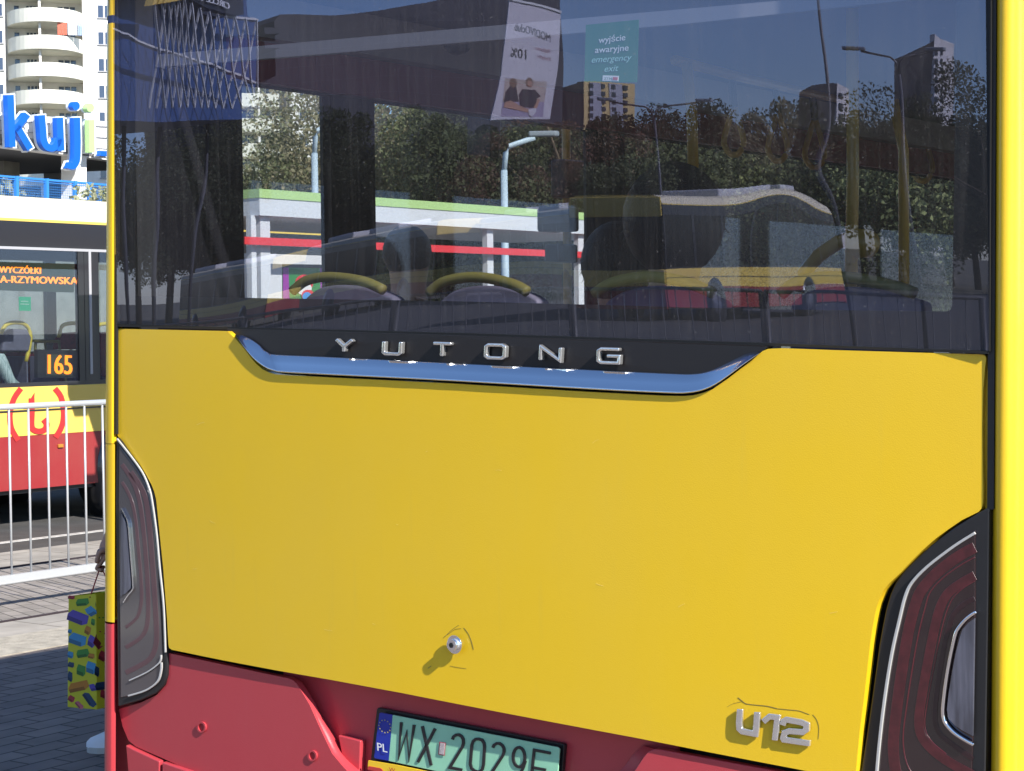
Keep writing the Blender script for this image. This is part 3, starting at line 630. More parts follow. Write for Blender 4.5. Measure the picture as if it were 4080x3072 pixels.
# ============================================================ GROUND
def brick_mat(name, c1, c2, cm, bw, bh, scale=1, mortar=.012, rot=0, rough=.9):
    mm = bpy.data.materials.new(name); mm.use_nodes = True; N = mm.node_tree.nodes; L = mm.node_tree.links; b = N['Principled BSDF']; b.inputs['Roughness'].default_value = rough
    tc = N.new('ShaderNodeTexCoord'); mp = N.new('ShaderNodeMapping'); mp.inputs['Rotation'].default_value = (0, 0, rot); L.new(tc.outputs['Object'], mp.inputs[0])
    br = N.new('ShaderNodeTexBrick'); br.inputs['Color1'].default_value = (*c1, 1); br.inputs['Color2'].default_value = (*c2, 1); br.inputs['Mortar'].default_value = (*cm, 1)
    br.inputs['Scale'].default_value = scale; br.inputs['Brick Width'].default_value = bw; br.inputs['Row Height'].default_value = bh; br.inputs['Mortar Size'].default_value = mortar
    L.new(mp.outputs[0], br.inputs[0]); no = N.new('ShaderNodeTexNoise'); no.inputs['Scale'].default_value = 4; no.inputs['Detail'].default_value = 8; L.new(tc.outputs['Object'], no.inputs[0])
    mx = N.new('ShaderNodeMixRGB'); mx.blend_type = 'MULTIPLY'; mx.inputs[0].default_value = .6; L.new(br.outputs[0], mx.inputs[1])
    r = N.new('ShaderNodeMapRange'); r.inputs[1].default_value = .3; r.inputs[2].default_value = .7; r.inputs[3].default_value = .55; r.inputs[4].default_value = 1.15; L.new(no.outputs[0], r.inputs[0])
    cb = N.new('ShaderNodeCombineColor'); [L.new(r.outputs[0], cb.inputs[i]) for i in range(3)]; L.new(cb.outputs[0], mx.inputs[2]); L.new(mx.outputs[0], b.inputs['Base Color'])
    bu = N.new('ShaderNodeBump'); bu.inputs['Strength'].default_value = .5; bu.inputs['Distance'].default_value = .008; bu.invert = True; L.new(br.outputs['Fac'], bu.inputs['Height']); L.new(bu.outputs[0], b.inputs['Normal'])
    return mm
ASPH = mat('asphalt', (.075,.073,.072), .95, var=.3, scale=3, bump=.4, bscale=150)
PAVE = brick_mat('paving_bricks', (.25,.205,.18), (.19,.155,.14), (.07,.06,.055), .24, .12, mortar=.006, rot=R(88))
PAVL = brick_mat('light_slabs', (.40,.36,.31), (.34,.31,.27), (.20,.18,.15), .5, .5, mortar=.008)
SANDY = mat('sandy_edge', (.46,.41,.33), .95, var=.3, scale=12, bump=.6, bscale=60)
def sheet(name, x0, y0, x1, y1, z, mt):
    b = MB(); b.add([(x0,y0,z),(x1,y0,z),(x1,y1,z),(x0,y1,z)], [(0,1,2,3)], mt); o = b.build(name); return tag(o, kind='structure')
sheet('ground', -900, -900, 900, 900, -.13, mat('ground_soil', (.14,.13,.09), .95, var=.4, scale=.3))
sheet('road', -60, -90, 40, 60, -.12, ASPH)
xs_ = [GND(0, y).x for y in (2140, 2365, 2440, 2575)]
def block(name, x0, x1, y0, y1, mt, z=0): 
    b = MB(); b.box((x0, y0, -.2), (x1, y1, z), mt); return tag(b.build(name), kind='structure')
block('pavement', -5.55, 14, -14, 60, PAVE)
block('kerb', -6.05, -5.554, -14, 60, SANDY, .004)
block('sidewalk', -6.50, -6.054, -14, 60, PAVL, .002)
block('sidewalk', -8.6, -6.504, -14, 60, brick_mat('fence_side_bricks', (.33,.29,.26), (.27,.24,.21), (.09,.08,.07), .2, .1, mortar=.005, rot=R(20)), -.002)
block('sidewalk', -9.4, -8.604, -14, 60, PAVL, .002)
b = MB(); b.box((-6.512, -14, -.05), (-6.492, 60, .012), mat('dark_strip', (.03,.02,.025), .8)); tag(b.build('dark_line'), kind='structure')  # narrow dark strip between two paving bands
b = MB(); b.box((-8.62, -14, -.05), (-8.59, 60, .008), MATS['dark_strip']); tag(b.build('dark_line'), kind='structure')  # second dark strip, further out
b = MB(); b.box((-10.9, -20, -.125), (-10.8, 60, -.116), mat('road_paint', (.6,.6,.58), .7, var=.4, scale=20)); tag(b.build('road_marking'), kind='structure')

# ============================================================ PEDESTRIAN BARRIER
GALV = mat('white_galvanised', (.58,.60,.62), .35, .35)
FX = PX(-6.9)
def barrier(label, y0, y1, bars, mx=FX, px_bars=None):
    e = empty('crowd_barrier', (-6.9, (y0+y1)/2, 0), label, 'barrier', None)
    b = MB(); b.tube([(-6.9,y0,1.255),(-6.9,y1,1.255)], .019, GALV, 10); b.build('top_rail', e)
    b = MB(); b.tube([(-6.9,y0,.17),(-6.9,y1,.17)], .016, GALV, 10); b.box((-6.915,y0,.165),(-6.885,y1,.215), GALV); b.build('bottom_rail', e)
    for y in bars:
        b = MB(); b.tube([(-6.9,y,.2),(-6.9,y,1.245)], .0072, GALV, 8); b.build('bar', e)
    for y in (y0, y1):
        b = MB(); b.tube([(-6.9,y,0),(-6.9,y,1.255)], .019, GALV, 10); b.box((-6.93,y-.05,0),(-6.87,y+.05,.012), GALV); b.build('post', e)
    return e
by = [FX(x, 1900).y for x in (40, 112, 190, 268, 343, 412)]; st = (by[-1]-by[0])/5
barrier('galvanised pedestrian barrier with thin upright bars between the buses', by[0]-3*st, by[0]+9*st, [by[0]+st*k for k in range(-2, 9)])

# ============================================================ CITY BUS BUILDER (length along +x, right side faces -y, left side +y)
RPALE = mat('roof_pale', (.78,.70,.48), .5); YB = paint('bus_yellow_overexposed', (.84,.60,.11)); RBm = paint('bus_red_far', (.30,.022,.028)); BK2 = mat('bus_black', (.025,.025,.03), .3, coat=.4)  # yellow lightened and roof paled to imitate overexposure in sunlight
BGL = glass('bus_window_glass', (.78,.82,.82), .07); TYRE = mat('tyre', (.02,.02,.02), .9)
def make_bus(label, group, L=12, seats=True):
    e = empty('city_bus', (0, 0, 0), label, 'bus', group); W = 1.27; zw0, zw1 = 1.36, 2.62
    def sd(sy):
        b = MB(); y0, y1 = (W-.05, W) if sy > 0 else (-W, -W+.05)
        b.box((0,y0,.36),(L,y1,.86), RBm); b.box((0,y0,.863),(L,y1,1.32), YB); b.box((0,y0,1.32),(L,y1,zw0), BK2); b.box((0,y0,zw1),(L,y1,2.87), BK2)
        n = int(L/1.7); bx = [L*i/n for i in range(n+1)]
        for i, x in enumerate(bx): b.box((max(0,x-.07),y0,zw0),(min(L,x+.07),y1,zw1), BK2)
        b.build('side_panel', e)
        for i in range(n):
            g = MB(); yc = sy*(W-.012); g.box((bx[i]+.07,yc-.004,zw0),(bx[i+1]-.07,yc+.004,zw1), BGL); g.build('window', e)
        l = MB(); ys = sy*(W+.003); l.box((0,min(ys,ys-.006),1.09),(L,max(ys,ys+.004),1.105), BK2); l.build('body_line', e)
    sd(1); sd(-1)
    b = MB(); prof = [(-W,2.87),(-W,2.895),(-W+.06,3.06),(-W+.25,3.12),(W-.25,3.12),(W-.06,3.06),(W,2.895),(W,2.87)]; n = len(prof)
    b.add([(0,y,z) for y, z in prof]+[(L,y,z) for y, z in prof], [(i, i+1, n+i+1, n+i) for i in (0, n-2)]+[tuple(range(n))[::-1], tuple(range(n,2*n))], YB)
    b.add([(0,y,z) for y, z in prof]+[(L,y,z) for y, z in prof], [(i, i+1, n+i+1, n+i) for i in range(1, n-2)], RPALE)
    b.build('roof', e)
    for (x0, x1) in ((1.2,3.6),(5,7.6)):
        b = MB(); b.box((x0,-.8,3.11),(x1,.8,3.34), mat('roof_unit', (.55,.55,.55), .5)); b.build('roof_unit', e, .05)
    b = MB(); b.box((.0,-W+.05,.32),(L,W-.05,.36), BK2); b.build('floor', e)
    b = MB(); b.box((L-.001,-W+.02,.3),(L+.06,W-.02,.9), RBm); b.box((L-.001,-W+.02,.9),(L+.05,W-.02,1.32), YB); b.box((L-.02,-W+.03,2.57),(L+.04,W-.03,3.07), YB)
    b.build('front', e, .03); b = MB(); b.box((L,-W+.06,1.32),(L+.02,W-.06,2.57), BGL); b.build('windscreen', e)
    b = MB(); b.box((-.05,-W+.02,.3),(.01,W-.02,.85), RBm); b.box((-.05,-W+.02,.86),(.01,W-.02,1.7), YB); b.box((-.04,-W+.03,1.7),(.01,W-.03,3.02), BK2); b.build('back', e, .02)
    for x in (3.0, L-2.7):
        for sy in (1, -1):
            wh = MB(); yo = sy*W; wh.tube([(x,sy*.95,.48),(x,yo+sy*.006,.48)], .60, BK2, 28); wh.build('wheel_arch', e)
            wh = MB(); wh.tube([(x,sy*1.0,.48),(x,yo+sy*.012,.48)], .48, TYRE, 28); o = wh.build('wheel', e); rm = MB(); rm.tube([(x,sy*1.1,.48),(x,yo+sy*.02,.48)], .27, mat('wheel_rim_dull', (.16,.16,.17), .7, var=.4, scale=10), 18); rm.build('rim', o)
    if seats:
        for i in range(int(L/1.1)):
            x = 1+i*1.05
            if x > L-1.5: break
            for y in (-.95,-.5,.5,.95):
                s = MB(); s.box((x,y-.2,1.15),(x+.07,y+.2,1.62), FAB); s.box((x,y-.2,.85),(x+.42,y+.2,.95), FAB); s.box((x-.02,y-.2,1.1),(x,y+.2,1.6), SEATG)
                s.tube([(x+.03,y-.2,1.5),(x+.03,y-.17,1.74),(x+.03,y+.17,1.74),(x+.03,y+.2,1.5)], .018, HOOP, 8); s.build('passenger_seat', e, .012)
    return e
def copy_tree(o, parent=None, mtx=None):
    c = o.copy(); COL.objects.link(c); c.parent = parent
    if parent is not None: c.matrix_parent_inverse = Matrix.Identity(4)
    for ch in [k for k in bpy.data.objects if k.parent == o and k.name in COL.objects]: copy_tree(ch, c)
    return c
def place(o, x, y, rz, z=-.12):
    o.matrix_world = Matrix.Translation((x, y, z)) @ Matrix.Rotation(rz, 4, 'Z')
proto = make_bus('yellow and red city bus waiting beyond the crowd barrier, showing route 165', None)
# this bus heads +Y; its right side (-y local) faces us
BX = -11.7
bus2 = proto
place(bus2, BX-1.27, PX(BX)(347, 1900).y-8.571, R(90))
# extra copies are made before the display and emblem parts are added
copies = {}
def bus_copy(key): copies[key] = copy_tree(proto); return copies[key]
for k in (0, 1, 2, 4): bus_copy(k)
def child(b, name, parent, bevel=0):
    o = b.build(name, None, bevel); o.parent = parent; o.matrix_parent_inverse = parent.matrix_world.inverted(); return o
SB = PX(BX+.006); AMB = mat('amber_led', (1, .22, .01), .5, emit=1.9)
b = MB(); bp = PX(BX-.03)
b.prism([bp(*p) for p in [(-220,1035),(296,1052),(294,1165),(-220,1150)]], V((1,0,0)), .05, mat('display_black', (.05,.07,.05), .5))
child(b, 'destination_display', bus2)
b = MB(); bq = PX(BX-.0); SBt = PX(BX-.026)
text(b, 'WYCZÓŁKI', SBt, (-4,1086), (161,1091), 26, AMB, 0, 0, 3); text(b, 'PUŁAWSKA-RZYMOWSKA', SBt, (-190,1121), (308,1133), 29, AMB, 0, 0, 3)
child(b, 'display_text', bus2)
b = MB(); b.prism([bp(*p) for p in [(150,1392),(332,1396),(332,1505),(150,1505)]], V((1,0,0)), .05, BK2); b.prism([bp.off(.006)(*p) for p in [(183,1410),(290,1414),(288,1497),(183,1495)]], V((1,0,0)), .004, mat('display_olive', (.07,.075,.05), .5))
child(b, 'route_display', bus2); b = MB(); text(b, '165', PX(BX-.02), (190,1488), (284,1491), 80, AMB, 0, 0, 5); child(b, 'route_number', bus2)
b = MB(); b.prism([bp(*p) for p in [(75,1182),(123,1183),(123,1239),(76,1238)]], V((1,0,0)), .003, mat('sticker_green_far', (0,.4,.19), .6)); text(b, 'wyjście', bp, (83,1202), (113,1203), 6, TXW, .003); text(b, 'awaryjne', bp, (81,1213), (116,1214), 6, TXW, .003); child(b, 'exit_sticker', bus2)
b = MB(); b.box((BX+.001, SB(335,1000).y, 1.24), (BX+.004, SB(335,1000).y+.18, 2.5), BK2); b.box((BX+.002, SB(352,1000).y, 1.3), (BX+.010, SB(352,1000).y+.03, 2.5), GRY)
b.box((BX+.002, SB(-200,1000).y, 2.485), (BX+.008, SB(352,1000).y+2, 2.51), GRY); child(b, 'window_strip', bus2)
LG = PX(BX+.006); LR = mat('emblem_red', (.48,.03,.03), .5)
b = MB(); cx, cy = 138, 1648
def arc(a0, a1, rx=118/1.665*.98, ry=180/1.665*.98, n=16): return [(cx+rx*math.cos(R(a0+(a1-a0)*k/n)), cy+ry*math.sin(R(a0+(a1-a0)*k/n))) for k in range(n+1)]
c5b = lambda L: [(x/1.665, 800+y/1.665) for x, y in L]
ribbon(b, smoothpath(c5b([(140,1245),(95,1310),(68,1400),(70,1480),(85,1530),(122,1590)]), 3), 22, LG, .002, LR); ribbon(b, smoothpath(c5b([(365,1245),(405,1300),(422,1390),(420,1460),(400,1520),(368,1570)]), 3), 22, LG, .002, LR)
ribbon(b, c5b([(155,1368),(330,1358)]), 16, LG, .002, LR); ribbon(b, smoothpath(c5b([(210,1310),(212,1400),(210,1490),(225,1520),(265,1530),(300,1515),(310,1480),(290,1450)]), 3), 23, PX(BX+.0075), .002, LR); b.prism([LG(*p) for p in c5b([(230,1272),(200,1318),(205,1345),(228,1330)])], V((1,0,0)), .002, LR)
child(b, 'round_emblem', bus2)
b = MB(); b.box((BX, SB(230,1778).y, SB(230,1784).z), (BX+.02, SB(250,1778).y, SB(230,1770).z), mat('amber_marker', (.5,.2,.03), .4)); child(b, 'side_marker', bus2, .004)

# ============================================================ FOLIAGE
def leafmat(name, c, c2):
    mm = mat(name, c, .6, var=0, scale=1.2, color2=c2); b = mm.node_tree.nodes['Principled BSDF']
    N = mm.node_tree.nodes; L = mm.node_tree.links; N['Noise Texture'].inputs['Scale'].default_value = .9
    tr_ = N.new('ShaderNodeBsdfTranslucent'); L.new(N['Color Ramp'].outputs[0], tr_.inputs[0]); mx = N.new('ShaderNodeMixShader'); mx.inputs[0].default_value = .4
    L.new(b.outputs[0], mx.inputs[1]); L.new(tr_.outputs[0], mx.inputs[2]); L.new(mx.outputs[0], N['Material Output'].inputs[0]); b.inputs['Specular IOR Level'].default_value = .15
    return mm
LF = {'green': leafmat('leaf_green', (.24,.26,.13), (.15,.17,.085)), 'dark': leafmat('leaf_dark', (.085,.095,.05), (.055,.065,.035)), 'near': leafmat('leaf_mid', (.11,.14,.06), (.05,.07,.035)),
      'olive': leafmat('leaf_olive', (.40,.35,.22), (.27,.26,.15)), 'rust': leafmat('leaf_rust', (.34,.19,.13), (.22,.16,.09)), 'pale': leafmat('leaf_pale', (.48,.48,.31), (.34,.36,.21))}  # leaf colours lifted towards brown-grey to imitate haze
BARK = mat('bark', (.10,.075,.05), .9, var=.4, scale=8)
_cr = {}
def crown_mesh(kind, key, rx, rz, n, leaf, tall=False):
    k = (kind, key)
    if k in _cr: return _cr[k]
    rnd = random.Random(sum(ord(c)*(i+1) for i, c in enumerate(repr(key)))); vs = []; fs = []
    cl = []
    for _ in range(26):
        while True:
            p = V((rnd.uniform(-1,1), rnd.uniform(-1,1), rnd.uniform(-1,1)))
            if p.length < .85: break
        cl.append((V((p.x*rx, p.y*rx, p.z*rz)), rnd.uniform(.22,.42)*min(rx, rz)))
    for i in range(n):
        c, r = cl[rnd.randrange(len(cl))]
        d = V((rnd.gauss(0,1), rnd.gauss(0,1), rnd.gauss(0,1))).normalized()*r*(rnd.random()**.35)
        p = c+d; a = V((rnd.gauss(0,1), rnd.gauss(0,1), rnd.gauss(0,1))).normalized(); e = a.cross(V((rnd.gauss(0,1), rnd.gauss(0,1), rnd.gauss(0,1)))).normalized(); s = leaf*rnd.uniform(.6,1.3)
        b = len(vs); vs += [p+a*s, p+e*s*.55, p-a*s, p-e*s*.55]; fs.append((b,b+1,b+2,b+3))
    me = bpy.data.meshes.new('crown'); me.from_pydata([tuple(v) for v in vs], [], fs); me.materials.append(LF[kind]); _cr[k] = me; return me
ntree = [0]
def tree(x, y, h, rx, kind, label, group='trees round the bus station', key='a', n=5200, leaf=.16, trunk_h=None, name='broadleaf_tree', z=-.13):
    e = empty(name, (x, y, z), label, 'tree', group); rz = h*.40; cz = h-rz*.95
    b = MB(); tr_ = h*.022; b.tube([(x,y,z),(x+.1,y,z+h*.3),(x,y+.1,z+h*.62)], tr_, BARK, 8, r1=tr_*.5)
    rnd = random.Random(int(abs(x*31+y*17)))
    for k in range(6):
        a = rnd.uniform(0, 6.28); q = rx*rnd.uniform(.4,.8); zz = z+h*rnd.uniform(.3,.5); b.tube([(x,y,zz),(x+math.cos(a)*q*.5,y+math.sin(a)*q*.5,zz+h*.14),(x+math.cos(a)*q,y+math.sin(a)*q,zz+h*.3)], tr_*.4, BARK, 6, r1=tr_*.12)
    b.build('trunk', e)
    me = crown_mesh(kind, (key, round(rx/h,1), n), 1*rx, rz, n, leaf)
    o = bpy.data.objects.new('crown', me); COL.objects.link(o); o.parent = e; o.matrix_parent_inverse = e.matrix_world.inverted()
    s = 1; o.matrix_world = Matrix.Translation((x, y, z+cz)) @ Matrix.Rotation(rnd.uniform(0,6.28), 4, 'Z')
    return e

# ============================================================ LEFT BACKGROUND: tower block, canopy with letters, terrace
GLW = mat('window_dark', (.05,.07,.12), .08, spec=.9); WFR = mat('window_frame_white', (.75,.75,.73), .5); BALC = mat('balcony_cream', (.76,.75,.66), .8, var=.06, scale=1)
def facade(pxc, D, turn):
    """local frame: origin on the ground under column pxc at distance D; returns matrix with +x right, -y towards us"""
    g = at(pxc, 1310, D); d = V((g.x-CAM.x, g.y-CAM.y, 0)).normalized(); a = math.atan2(d.y, d.x)-math.pi/2+turn
    return Matrix.Translation((g.x, g.y, -.13)) @ Matrix.Rotation(a, 4, 'Z')
D1 = 200; ppm = F/D1
def zpx(py, D, px=200): return at(px, py, D).z+.13
e = empty('apartment_tower', at(200, 1310, D1), 'pale high-rise apartment block with rounded stacked balconies behind the blue letters', 'building')
M0 = facade(215, D1, R(0))
def tb(name, parent, fn, bevel=0):
    b = MB(); fn(b); 
    return child(b, name, parent, bevel)
def X(px): return (px-215)/ppm
def wall(b): b.box((X(-330),0,0),(X(52),14,48), WHITE, M0); b.box((X(52),1.6,0),(X(342),14,48), WHITE, M0); b.box((X(342),-.6,0),(X(560),14,48), WHITE, M0)
tb('wall', e, wall)
row0 = zpx(54, D1); sp_ = 103/ppm; k0 = int(row0/sp_)
for k in range(-2, 9):
    zt_ = row0 - k*sp_; zb_ = zt_-52/ppm
    if zb_ < 1: continue
    def bal(b):
        n = 18; pts = []
        for i in range(n+1):
            t = i/n*2-1; x = X(60)+(X(350)-X(60))*(t+1)/2; pts.append((x, 1.4-5.2*math.sqrt(max(0,1-t*t*.96))))
        vs = [M0 @ V((x,y,zb_)) for x, y in pts]+[M0 @ V((x,y,zt_)) for x, y in pts]+[M0 @ V((x,y+.15,zt_)) for x, y in pts]+[M0 @ V((x,y+.15,zb_+.2)) for x, y in pts]+[M0 @ V((x,1.55,zb_)) for x, y in pts]+[M0 @ V((x,1.55,zb_+.2)) for x, y in pts]; q = n+1
        fs = []
        for i in range(n): fs += [(i,i+1,q+i+1,q+i),(q+i,q+i+1,2*q+i+1,2*q+i),(2*q+i,2*q+i+1,3*q+i+1,3*q+i),(4*q+i,4*q+i+1,i+1,i),(3*q+i,3*q+i+1,5*q+i+1,5*q+i)]
        b.add(vs, fs, BALC)
    tb('balcony', e, bal)
    def fin(b): b.box((X(182)-.12,-3.0,zt_-.1),(X(182)+.12,1.6,zt_+sp_-1.35), WHITE, M0)
    tb('balcony_divider', e, fin)
    for (xa, xb, op) in ((84,106,0),(130,170,1),(172,178,2),(248,318,1),(343,362,0)):
        def win(b):
            z0 = zt_-.25 if op != 2 else zt_-1.2; z1 = zt_+sp_-1.75
            if op == 2: b.box((X(xa),1.56,z0),(X(xb),1.6,z1), mat('door_maroon', (.12,.03,.05), .5), M0); return
            b.box((X(xa)-.06,1.53,z0),(X(xb)+.06,1.6,z1+.06), WFR, M0)
            n = 3 if op else 1; ww = (X(xb)-X(xa))/n
            for i in range(n): b.box((X(xa)+i*ww+.05,1.50,z0+.05),(X(xa)+(i+1)*ww-.05,1.54,z1), GLW, M0)
        if xa < 343: tb('window', e, win)
    for xa in (-75, 2, 402):
        def win(b):
            f = 0 if xa < 300 else -.6; z0 = zt_-.35; z1 = z0+1.2; b.box((X(xa),f-.05,z0),(X(xa)+.5,f,z1), GLW, M0); b.box((X(xa)+.68,f-.05,z0),(X(xa)+1.05,f,z1), GLW, M0); b.box((X(xa)-.1,f-.16,z0-.12),(X(xa)+1.2,f,z0-.02), GRY, M0)
        tb('window', e, win)
def cur(b):
    for i, c in enumerate(((.65,.16,.10),(.65,.7,.8),(.35,.45,.75))):
        n = 6; x0 = X(248+i*38); x1 = X(284+i*38)
        for j in range(n): b.box((x0+(x1-x0)*j/n,-3.2,row0-sp_+.1),(x0+(x1-x0)*(j+.8)/n,-3.15,row0-1.35), mat('curtain_%d' % i if 0 else ('curtain_red','curtain_pale','curtain_blue')[i], c, .8), M0)
tb('balcony_curtain', e, cur)

# second block seen through the rear window
D2 = 170; ppm2 = F/D2; M1_ = facade(1150, D2, R(8))
e = empty('apartment_block', at(1150,1310,D2), 'pale apartment block with open balconies seen through the left bus windows', 'building')
def X2(px): return (px-1150)/ppm2
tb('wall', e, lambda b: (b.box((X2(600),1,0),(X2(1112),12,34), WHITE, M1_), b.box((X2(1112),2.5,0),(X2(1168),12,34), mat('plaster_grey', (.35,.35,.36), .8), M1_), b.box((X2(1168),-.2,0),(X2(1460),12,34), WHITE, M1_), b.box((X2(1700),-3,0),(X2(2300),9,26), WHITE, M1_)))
for k in range(-3, 6):
    zt_ = at(1150,375,D2).z-k*97/ppm2
    if zt_ < 2: continue
    tb('balcony', e, lambda b: b.box((X2(860),-1.2,zt_-1.15),(X2(1118),1,zt_), BALC, M1_))
    tb('balcony_divider', e, lambda b: b.box((X2(1036),-1,zt_),(X2(1044),1,zt_+1.1), WHITE, M1_))
    for xa, xb, y in ((975,1030,.95),(1055,1100,.95),(1200,1240,-.25),(1270,1300,-.25),(1360,1400,-.25),(1760,1800,-3.05),(1950,1990,-3.05),(1120,1150,2.45)):
        tb('window', e, lambda b: (b.box((X2(xa),y-.03,zt_-.1),(X2(xb),y+.05,zt_+1.0), WFR, M1_), b.box((X2(xa)+.1,y-.07,zt_),(X2((xa+xb)/2)-.05,y-.02,zt_+.9), GLW, M1_), b.box((X2((xa+xb)/2)+.05,y-.07,zt_),(X2(xb)-.1,y-.02,zt_+.9), GLW, M1_)))

# canopy with illuminated-type letters
DC = 45; a0 = at(0, 600, DC); az = R(14.5); cdv = V((-math.sin(az), math.cos(az), 0)); cn = V((cdv.y, -cdv.x, 0))
if cn.dot(CAM-a0) < 0: cn = -cn
CS = Surf(a0, cn)
e = empty('station_canopy', (CS(200,1310).x, CS(200,1310).y, 0), 'white flat canopy of a raised terrace carrying big blue letters', 'canopy')
def slab(px0, y0a, y0b, px1, y1a, y1b, sf, depth, mt): 
    b = MB(); b.prism([sf(px0,y0a), sf(px1,y1a), sf(px1,y1b), sf(px0,y0b)], sf.n, depth, mt); return b
child(slab(-300,440,545,700,500,672, CS, .3, WHITE), 'fascia', e)
for dy in (0, 1, 2):
    b = MB(); ribbon(b, [(-300,462+dy*36),(700,520+dy*48)], 3, CS.off(.03), .02, GRY); child(b, 'fascia_joint', e)
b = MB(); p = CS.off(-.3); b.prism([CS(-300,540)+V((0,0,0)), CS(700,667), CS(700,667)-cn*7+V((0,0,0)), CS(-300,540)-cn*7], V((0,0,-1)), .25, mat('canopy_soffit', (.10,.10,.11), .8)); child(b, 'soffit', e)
child(slab(14,560,830,78,560,830, CS.off(-2.5), .6, CONC), 'column', e); child(slab(300,618,840,345,624,840, CS.off(.06), .4, WHITE), 'column', e)
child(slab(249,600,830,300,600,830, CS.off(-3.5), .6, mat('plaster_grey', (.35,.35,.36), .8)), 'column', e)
# letters
BLU = mat('letter_blue', (.01,.13,.62), .4); LGN = mat('letter_green', (.45,.68,.28), .5); LWH = mat('letter_white_edge', (.75,.80,.85), .5)
c4 = lambda L: [(x/1.852, y/1.852) for x, y in L]
def letter(strokes, dots, label, mt, wd=26):
    root = MB(); sf = CS.off(.45)
    for s_ in strokes: ribbon(root, smoothpath(c4(s_), 4) if len(s_) > 3 else c4(s_), wd, sf, .12, mt)
    for (x, y, r) in dots: root.prism([sf(x/1.852+r*math.cos(q), y/1.852+r*1.15*math.sin(q)) for q in [2*math.pi*k/24 for k in range(24)]], cn, .12, mt)
    o = root.build('sign_letter'); tag(o, label, 'letter', 'blue letters on the canopy' if mt is BLU else None)
    r2 = MB()
    for s_ in strokes:
        P = smoothpath(c4(s_), 4) if len(s_) > 3 else c4(s_); d0 = V((P[0][0]-P[1][0], P[0][1]-P[1][1])).normalized()*5; d1 = V((P[-1][0]-P[-2][0], P[-1][1]-P[-2][1])).normalized()*5
        P = [(P[0][0]+d0.x, P[0][1]+d0.y)]+P[1:-1]+[(P[-1][0]+d1.x, P[-1][1]+d1.y)]; ribbon(r2, P, wd+10, CS.off(.32), .15, LWH)
    for (x, y, r) in dots: r2.prism([CS.off(.32)(x/1.852+(r+5)*math.cos(q), y/1.852+(r+6)*math.sin(q)) for q in [2*math.pi*k/24 for k in range(24)]], cn, .15, LWH)
    child(r2, 'letter_edge', o)
letter([[(78,700),(92,1085)],[(205,845),(112,960)],[(122,925),(225,1100)]], [], 'large blue letter k on the canopy edge', BLU)
letter([[(308,850),(318,960),(326,1040),(352,1085),(395,1092),(425,1060),(436,1020)],[(442,868),(452,1112)]], [], 'large blue letter u between the k and the j', BLU)
letter([[(568,868),(572,1000),(572,1120),(565,1190),(540,1225),(508,1218)]], [(562,782,15)], 'large blue letter j whose tail hangs below the canopy', BLU)
letter([[(676,885),(680,1125)]], [(668,795,15)], 'pale green letter i beside the blue j', LGN, 22)
letter([[(745,1130),(800,1135)]], [], 'blue letter fragment cut off by the corner of the bus', BLU, 20)
letter([[(-40,800),(-10,850)]], [], 'blue letter fragment at the left picture edge', BLU, 20)
# terrace with blue railing
TS = CS.off(3.2)
e = empty('raised_terrace', (TS(200,1310).x, TS(200,1310).y, 0), 'concrete terrace block behind the waiting bus, under the blue railing', 'terrace')
child(slab(-400,828,1400,800,842,1400, TS, 9, CONC), 'terrace_wall', e)
e = empty('blue_railing', TS(200,820), 'bright blue mesh railing along the terrace edge', 'railing')
BR = mat('railing_blue', (.05,.25,.65), .4); RS = TS.off(-.2)
b = MB(); ribbon(b, [(-200,684),(480,741)], 8, RS, .06, BR); ribbon(b, [(-200,797),(480,836)], 5, RS, .05, BR); ribbon(b, [(-200,694),(480,752)], 3, RS, .05, BR); child(b, 'rail', e)
for x in (-60, 70, 190, 303, 360, 440):
    b = MB(); y = 701+x*.084; ribbon(b, [(x,y-6),(x+2,838)], 10, RS.off(.03), .07, BR); child(b, 'post', e)
b = MB()
for k in range(60): x = -60+k*8; ribbon(b, [(x,702+x*.084),(x,812+x*.05)], .8, RS.off(-.04), .01, BR)
for k in range(11): y = 706+k*10; ribbon(b, [(-60,y),(440,y+36)], .8, RS.off(-.02), .01, BR)
child(b, 'mesh_infill', e)
e = empty('stair_beam', CS.off(-4.5)(270,760), 'dark red sloping steel beam behind the white column', 'beam')
b = MB(); ribbon(b, [(290,650),(240,800)], 34, CS.off(-4.5), .3, mat('beam_red', (.30,.03,.05), .5)); child(b, 'beam', e)
b = MB(); ribbon(b, [(305,650),(255,800)], 8, CS.off(-4.4), .05, GRY); child(b, 'beam_flange', e)
def shrub(px, py, D, r, label, kind='pale', n=260):
    p = at(px, py, D); rnd = random.Random(px); me = crown_mesh(kind, ('s', px), r, r*.7, n, .07)
    e = empty('potted_shrub', (p.x, p.y, p.z-r), label, 'shrub'); o = bpy.data.objects.new('foliage', me); COL.objects.link(o); o.parent = e; o.matrix_parent_inverse = e.matrix_world.inverted(); o.matrix_world = Matrix.Translation(p)
    b = MB(); b.tube([(p.x,p.y,p.z-r),(p.x,p.y,p.z)], .03, BARK, 6); child(b, 'stem', e)
shrub(25, 760, 42, .42, 'pale green shrub behind the railing at the far left'); shrub(375, 790, 41, .5, 'pale green shrub spilling over the railing next to the corner post')

